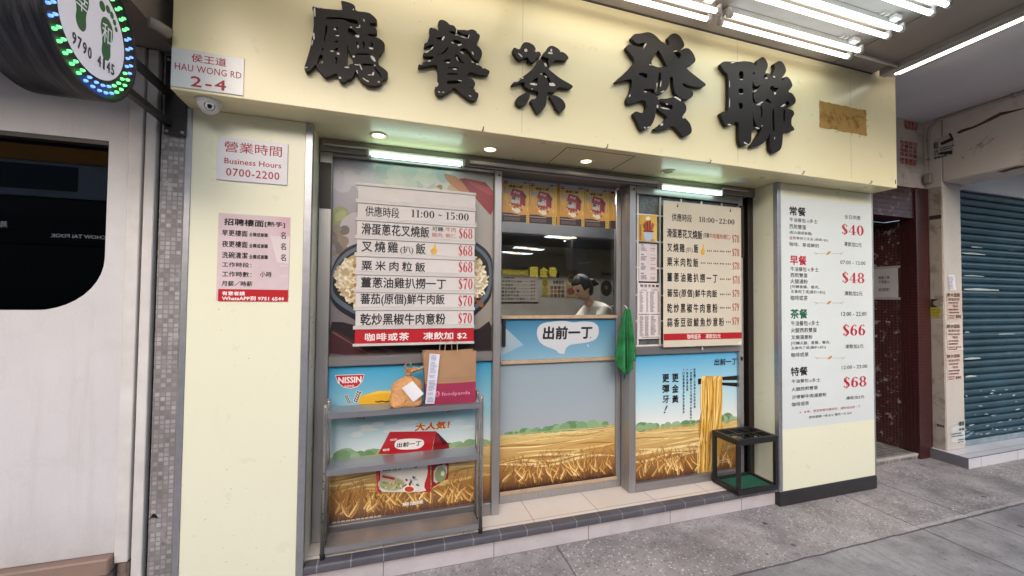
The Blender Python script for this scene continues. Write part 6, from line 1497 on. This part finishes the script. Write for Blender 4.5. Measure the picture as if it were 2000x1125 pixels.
obj('drip_tray', MB().box(UX0+ws, UX1-ws, UY0+ws, UY1-ws, UZ0+.004, UZ0+.022), GREENMAT, t)
# camera dome under the soffit
cp = onZ((408, 196), ZS); 
t = thing('security_camera', 'white dome security camera under the soffit corner', 'camera', tuple(cp))
cc = Vector((cp.x, cp.y, ZS))
obj('base', MB().lathe(cc, (0, 0, -1), [(0, 0), (0, .052), (.004, .054), (.018, .052), (.022, .047), (.022, 0)], 32), WPLASTIC, t)
obj('dome', MB().lathe(cc+Vector((0, 0, -.016)), (0, 0, -1), [(0, .046), (.012, .0455), (.028, .038), (.040, .026), (.047, .012), (.049, 0)], 32), WPLASTIC, t)
ax = Vector((.35, -.72, -.5)).normalized(); lc = cc+Vector((0, 0, -.018))+ax*.030
ey = obj('eyeball', MB().lathe(lc, ax, [(0, .028), (.010, .027), (.013, .024), (.010, .021)], 24), WPLASTIC, t)
obj('lens_ring', MB().lathe(lc, ax, [(.006, .0215), (.0115, .0215), (.0115, .013)], 24), BLACK, ey)
obj('lens', MB().lathe(lc, ax, [(.0115, .0125), (.0145, .010), (.016, .005), (.0165, 0)], 20), plain('camera lens', '0A0A0E', .08), ey)
mb = MB(); n1 = ax.cross(Vector((0, 0, 1))).normalized(); n2 = ax.cross(n1)
for k in range(12): a = k*math.pi/6; mb.lathe(lc+ax*.0118+(n1*math.cos(a)+n2*math.sin(a))*.0172, ax, [(0, .0022), (.001, 0)], 6)
obj('infrared_leds', mb, GREYPL, ey)

# ================================================================== PERSON BEHIND THE COUNTER
def grow(name, pts, edges, radii, mat, parent, sub=2):
    me = bpy.data.meshes.new(name); me.from_pydata([tuple(p) for p in pts], edges, []); o = bpy.data.objects.new(name, me); C.objects.link(o)
    m = o.modifiers.new('skin', 'SKIN'); sub_ = o.modifiers.new('sub', 'SUBSURF'); sub_.levels = sub_.render_levels = sub
    for v, r in zip(me.skin_vertices[0].data, radii): v.radius = r if isinstance(r, tuple) else (r, r)
    me.skin_vertices[0].data[0].use_root = True
    out = bpy.data.meshes.new_from_object(o.evaluated_get(bpy.context.evaluated_depsgraph_get()))
    bpy.data.objects.remove(o)
    for p_ in out.polygons: p_.use_smooth = True
    out.materials.clear(); out.materials.append(mat)
    return obj(name, out, None, parent)
PYY = 3.42; hd = onY((1138, 563), PYY); bx_ = hd.x
t = thing('person', 'person in white shirt with dark hair bending over the counter inside', 'person', (bx_+.3, PYY, .154))
Pz = lambda dx, dy, z: Vector((bx_+dx, PYY+dy, z))
pts = [Pz(.32, 0, 1.00), Pz(.29, 0, 1.18), Pz(.21, 0, 1.36), Pz(.13, 0, 1.455), Pz(.075, 0, 1.505), Pz(.04, 0, 1.545),
       Pz(.15, -.18, 1.43), Pz(-.02, -.21, 1.24), Pz(-.22, -.16, 1.09), Pz(.15, .18, 1.43), Pz(-.02, .21, 1.24), Pz(-.22, .14, 1.09),
       Pz(.33, -.09, .90), Pz(.30, -.10, .53), Pz(.32, -.10, .20), Pz(.22, -.10, .175), Pz(.33, .09, .90), Pz(.30, .10, .53), Pz(.32, .10, .20), Pz(.22, .10, .175)]
eds = [(0, 1), (1, 2), (2, 3), (3, 4), (4, 5), (3, 6), (6, 7), (7, 8), (3, 9), (9, 10), (10, 11), (0, 12), (12, 13), (13, 14), (14, 15), (0, 16), (16, 17), (17, 18), (18, 19)]
rad = [.10, .09, .095, .08, .052, .048, .058, .042, .030, .058, .042, .030, .085, .055, .04, .035, .085, .055, .04, .035]
grow('body', pts, eds, rad, SKIN, t)
# shirt follows the torso and upper arms
ip = [0, 1, 2, 3, 4, 6, 7, 9, 10]; mp = {a: i for i, a in enumerate(ip)}
sp3 = [pts[i].copy() for i in ip]; sp3[0].z += .02
grow('shirt', sp3, [(mp[a], mp[b]) for a, b in eds if a in mp and b in mp], [.155, .14, .155, .125, .066, .078, .06, .078, .06], SHIRT, t)
grow('trousers', [pts[i] for i in (0, 12, 13, 14, 16, 17, 18)], [(0, 1), (1, 2), (2, 3), (0, 4), (4, 5), (5, 6)], [(.14, .17), .095, .066, .055, .095, .066, .055], APRON, t)
# head turned to the left and down
fw = Vector((-.80, -.22, -.56)).normalized(); sd = fw.cross(Vector((0, 0, 1))).normalized(); upv = sd.cross(fw)
hc = Vector((hd.x-.005, PYY, hd.z+.0))
def head(u, v):
    a = u*2*math.pi; b = (v-.5)*math.pi; x = math.cos(b)*math.cos(a); y = math.cos(b)*math.sin(a); z = math.sin(b)
    r = 1.0; w_ = .074*(1-.22*max(0, -z)); dpt = .094*(1-.10*max(0, -z)); f_ = x
    nose = .020*math.exp(-((a if a < math.pi else a-2*math.pi)/.17)**2-((z+.12)/.16)**2)
    chin = .010*math.exp(-((a if a < math.pi else a-2*math.pi)/.5)**2-((z+.85)/.2)**2)
    eye = -.007*math.exp(-(((abs(a if a < math.pi else a-2*math.pi))-.42)/.17)**2-((z-.12)/.1)**2)
    return hc+fw*(x*dpt+nose+chin+eye)+sd*(y*w_)+upv*(z*.118)
hm = MB().grid(head, 48, 32); ho = obj('head', hm, SKIN, t)
def hair(u, v):
    a = (u-.5)*2*math.pi; p0 = (v-.5)*math.pi; x = math.cos(p0)*math.cos(a); y = math.cos(p0)*math.sin(a); z = math.sin(p0)
    fr = math.cos(a); cut = .50 if fr > .55 else (-.05 if fr > .1 else -.80)
    k = 1.13+.035*math.sin(23*a+3*z)*math.cos(p0)+.03*math.sin(9*z+4*a)
    if z < cut: k = .86
    return hc+fw*(x*.094*k-.008)+sd*(y*.078*k)+upv*(z*.118*k+.004)
obj('hair', MB().grid(hair, 60, 30), HAIR, t)
obj('hair_tail', MB().lathe(hc-fw*.10+upv*.01, (-fw*.8-upv*.7), [(0, .020), (.02, .034), (.06, .038), (.10, .026), (.14, .006)], 16), HAIR, t)
for s_ in (-1, 1):
    ec = hc+fw*.083+sd*s_*.030+upv*.016
    obj('eye', MB().lathe(ec, fw+sd*s_*.3, [(-.004, .011), (.002, .010), (.005, .005), (.006, 0)], 12), HAIR, ho)
    obj('eyebrow', MB().tube([ec+sd*s_*-.014+upv*.016+fw*.006, ec+upv*.021+fw*.006, ec+sd*s_*.016+upv*.014+fw*-.004], .0035, 6), HAIR, ho)
obj('mouth', MB().tube([hc+fw*.086-upv*.058-sd*.020, hc+fw*.094-upv*.060, hc+fw*.086-upv*.058+sd*.020], .0045, 6), plain('lips', '9A5A50', .5), ho)
for s_ in (-1, 1):
    obj('ear', MB().lathe(hc+sd*s_*.073-fw*.005, sd*s_, [(-.004, .026), (.004, .027), (.010, .020), (.012, .010), (.006, 0)], 14), SKIN, t)
    # hands resting on the counter, five fingers each
    wr = pts[8] if s_ < 0 else pts[11]
    for k in range(5):
        sp_y = (k-2)*.017; L = (.055, .075, .082, .076, .06)[k] if k else .05
        d0 = Vector((-.06, sp_y*1.0 + (-.02*s_ if k == 0 else 0), -.008)); q0 = wr+Vector((-.01, sp_y*.5, 0)); q1 = wr+d0; q2 = q1+Vector((-L*.6, sp_y*.25, -.012)); q3 = q2+Vector((-L*.4, 0, -.022))
        obj('finger', MB().tube([q0, q1, q2, q3], [.011, .010, .0085, .006], 8), SKIN, t)

q0, q1 = onY((1166, 597), 4.15), onY((1192, 618), 4.15)
t = thing('storage_crate', 'grey ribbed crate on the counter beside the person inside', 'crate', ((q0.x+q1.x)/2, 4.15, 1.0))
obj('crate_body', MB().box(q0.x, q1.x+.1, 4.0, 4.3, 1.001, q0.z, .01), plain('grey crate plastic', '77767A', .5), t)
mb = MB()
for k in range(5): x = q0.x+.03+k*.05; mb.box(x, x+.015, 3.992, 3.9995, 1.02, q0.z-.03)
obj('rib', mb, plain('crate rib', '5A5A5E', .5), t)

# ================================================================== ACROSS THE STREET (seen only in the glass)
YO = -9.9; GM = YD+.014; LM = YL+.055
def mir(p, plane): v = onY(p, 2*plane-YO); return -v.x, v.z
ob = thing('opposite_building', 'grey building across the street with dark shopfronts and brown upper band', 'building', (2, YO, 0))
obj('upper_front', MB().box(-26, 24, YO-3, YO, 4.3, 5.3), plain('grey facade', 'C6C4CA', .7, 0, .15, 1), ob)
obj('brown_band', MB().box(-26, -2, YO-3, YO+.05, 5.3, 6.3), plain('brown cladding', 'E08C34', .6, 0, .15, 1), ob)
obj('shopfront', MB().box(-26, 24, YO-3, YO-.1, 0, 4.3), plain('dark shopfront', '15151A', .3), ob)
for k in range(14):
    x = -24+k*3.4; wi = obj('window', MB().box(x, x+1.8, YO-.05, YO+.02, 4.5, 5.2), plain('dark panes', '1B1C22', .1), ob) if k == 0 else obj('window', MB().box(x, x+1.8, YO-.05, YO+.02, 4.5, 5.2), bpy.data.materials['dark panes'], ob)
oc = thing('opposite_canopy', 'grey concrete canopy with tube lights across the street', 'canopy', (6, -8, 3.4))
obj('slab', MB().box(-1.5, 22, YO, -5.3, 3.42, 3.7), plain('canopy slab', 'BCBCC6', .7, 0, .15, 1), oc)
obj('added_slab_edge', MB().box(-1.5, 22, -5.2995, -5.27, 3.39, 3.72), plain('dark slab edge', '4A4A52', .6), oc)  # strip added to darken the slab front as reflected in the glass
for x in (-1.0, 5.2, 11.4): obj('column', MB().box(x, x+.5, -5.9, -5.4, 0, 3.42), plain('street column', '6A6A72', .7), oc) if x < 0 else obj('column', MB().box(x, x+.5, -5.9, -5.4, 0, 3.42), bpy.data.materials['street column'], oc)
cool, warm = emit('far cool tube', (.85, .97, 1), 9), emit('far warm tube', (1, .82, .62), 9)
for px, py, m in ((1080, 463, cool), (1109, 465, warm), (1118, 471, cool), (1016, 484, cool), (1037, 486, warm), (1050, 488, cool), (989, 493, cool), (1007, 495, warm), (1028, 496, cool)):
    v = onZ((px, py), 3.36); y = 2*GM-v.y
    a = thing('far_light', 'tube light under the canopy across the street', 'tube light', (v.x, y, 3.4), 'tube lights across the street')
    obj('tube', MB().box(v.x-.22, v.x+.22, y-.14, y+.14, 3.35, 3.38, .004), m, a)
    obj('housing', MB().box(v.x-.24, v.x+.24, y-.15, y+.15, 3.3805, 3.419), WHITE, a)
def far_sign(name, label, plane, items, back, mat_s):
    xs = [q for it in items for q in (mir((it[1], it[2]), plane), mir((it[3], it[4]), plane))]
    l, r, b, tt = min(q[0] for q in xs)-.3, max(q[0] for q in xs)+.3, min(q[1] for q in xs)-.2, max(q[1] for q in xs)+.2
    t = thing(name, label, 'sign', (-(l+r)/2, YO, b)); obj('board', MB().box(-r, -l, YO-.08, YO+.03, b, tt), plain('sign back '+name, back, .4), t)
    p = Print(O=(0, YO+.031, 0), u=(-1, 0, 0), v=(0, 0, 1), n=(0, 1, 0))
    for tx, x0, y0, x1, y1, col, bo in items:
        (ua, za), (ub, zb) = mir((x0, y0), plane), mir((x1, y1), plane); p.text(tx, min(ua, ub), max(za, zb), max(ua, ub), min(za, zb), col, bo, px=False)
    o = p.build('lettering', NT('m').m, t); m = NT('lit letters '+name); va = m.n('VertexColor'); va.layer_name = 'Col'; m.set(va.outputs[0], .5); m.link(va.outputs[0], m.b.inputs['Emission Color']); m.b.inputs['Emission Strength'].default_value = mat_s
    o.data.materials[0] = m.m; return t
far_sign('restaurant_sign', 'yellow lit restaurant sign across the street', GM, (('泰', 1071, 521, 1087, 541, 'F0D84A', .03), ('金', 1053, 521, 1070, 541, 'F0D84A', .03), ('國', 1035, 521, 1050, 541, 'F0D84A', .03), ('DAOKAEW', 980, 526, 1030, 538, 'F0D84A', .03)), '3A3A40', 2.2)
far_sign('jewellery_sign', 'white lettered jewellery shop sign on black across the street', LM, (('CHOW TAI FOOK', 101, 456, 208, 468, 'D8D8DC', .02), ('周大福', -28, 430, 16, 445, 'B8B8BC', .02)), '0C0C0E', 1.4)
# parked car by the far kerb
def car(rear_x, y, col):
    t = thing('parked_car', 'dark blue saloon car parked across the street', 'car', (rear_x-2.2, y, -.14))
    st = [(0, .35, .80, .86, .72, .60), (.08, .30, .98, 1.00, .84, .66), (.55, .25, 1.02, 1.06, .88, .64), (1.05, .22, 1.00, 1.36, .89, .58), (1.6, .2, .98, 1.44, .90, .60), (2.3, .2, .96, 1.44, .90, .62), (2.9, .2, .94, 1.30, .90, .62), (3.35, .2, .92, 1.00, .89, .66), (3.9, .22, .84, .90, .87, .62), (4.35, .3, .70, .76, .80, .5), (4.45, .38, .6, .64, .68, .4)]
    def sec(d, zb, zbelt, zt, hw, hr):
        return [Vector((rear_x-d, y+s*a, -.14+z)) for s, a, z in ((-1, hw*.9, zb), (-1, hw, (zb+zbelt)/2), (-1, hw*.98, zbelt), (-1, hr, zt-.03), (-1, hr*.6, zt), (1, hr*.6, zt), (1, hr, zt-.03), (1, hw*.98, zbelt), (1, hw, (zb+zbelt)/2), (1, hw*.9, zb))]
    mb = MB(); S_ = [sec(*q) for q in st]; Vs = [[mb.bm.verts.new(p) for p in q] for q in S_]
    for A, B in zip(Vs, Vs[1:]):
        for k in range(10): f = mb.bm.faces.new((A[k], A[(k+1) % 10], B[(k+1) % 10], B[k])); f.smooth = True
    mb.bm.faces.new(Vs[0]); mb.bm.faces.new(Vs[-1])
    obj('body', mb, plain('dark blue car paint', col, .15, .5, .05, 1, Coat_Weight=1.), t)
    for sgn, a, b in ((1, 6, 7), (-1, 3, 2)):
        for i0, i1 in ((3, 4), (4, 5), (5, 6)):
            q = [S_[i0][a].lerp(S_[i0][b], .12), S_[i1][a].lerp(S_[i1][b], .12), S_[i1][b].lerp(S_[i1][a], .06), S_[i0][b].lerp(S_[i0][a], .06)]
            c = sum(q, Vector())/4; q = [c+(v-c)*.93+Vector((0, sgn*.006, .004)) for v in q]; obj('side_window', MB().face(q), plain('car glass', '15181C', .05) if 'car glass' not in bpy.data.materials else bpy.data.materials['car glass'], t)
    for i0, i1 in ((2, 3), (6, 7)):
        q = [S_[i0][4], S_[i0][5], S_[i1][5], S_[i1][4]]; c = sum(q, Vector())/4; obj('windscreen', MB().face([c+(v-c)*.92+Vector((0, 0, .012)) for v in q]), bpy.data.materials['car glass'], t)
    for d in (.85, 3.55):
        for s in (-1, 1):
            w_ = obj('wheel', MB().lathe((rear_x-d, y+s*.80, .17), (0, s, 0), [(-.1, 0), (-.1, .28), (-.06, .31), (.06, .31), (.1, .28), (.1, .2)], 28), RUBBER, t)
            obj('rim', MB().lathe((rear_x-d, y+s*.80, .17), (0, s, 0), [(.085, .2), (.07, .14), (.09, .05), (.09, 0)], 20), ALU, w_)
    for s in (-1, 1): obj('tail_light', MB().box(rear_x-.10, rear_x-.004, y+s*.62-.14, y+s*.62+.14, .66, .80, .02), plain('red lens', '8A1420', .15) if 'red lens' not in bpy.data.materials else bpy.data.materials['red lens'], t)
cv = onY((1112, 600), 2*GM+3.4); car(cv.x, -3.4, '1C2430')
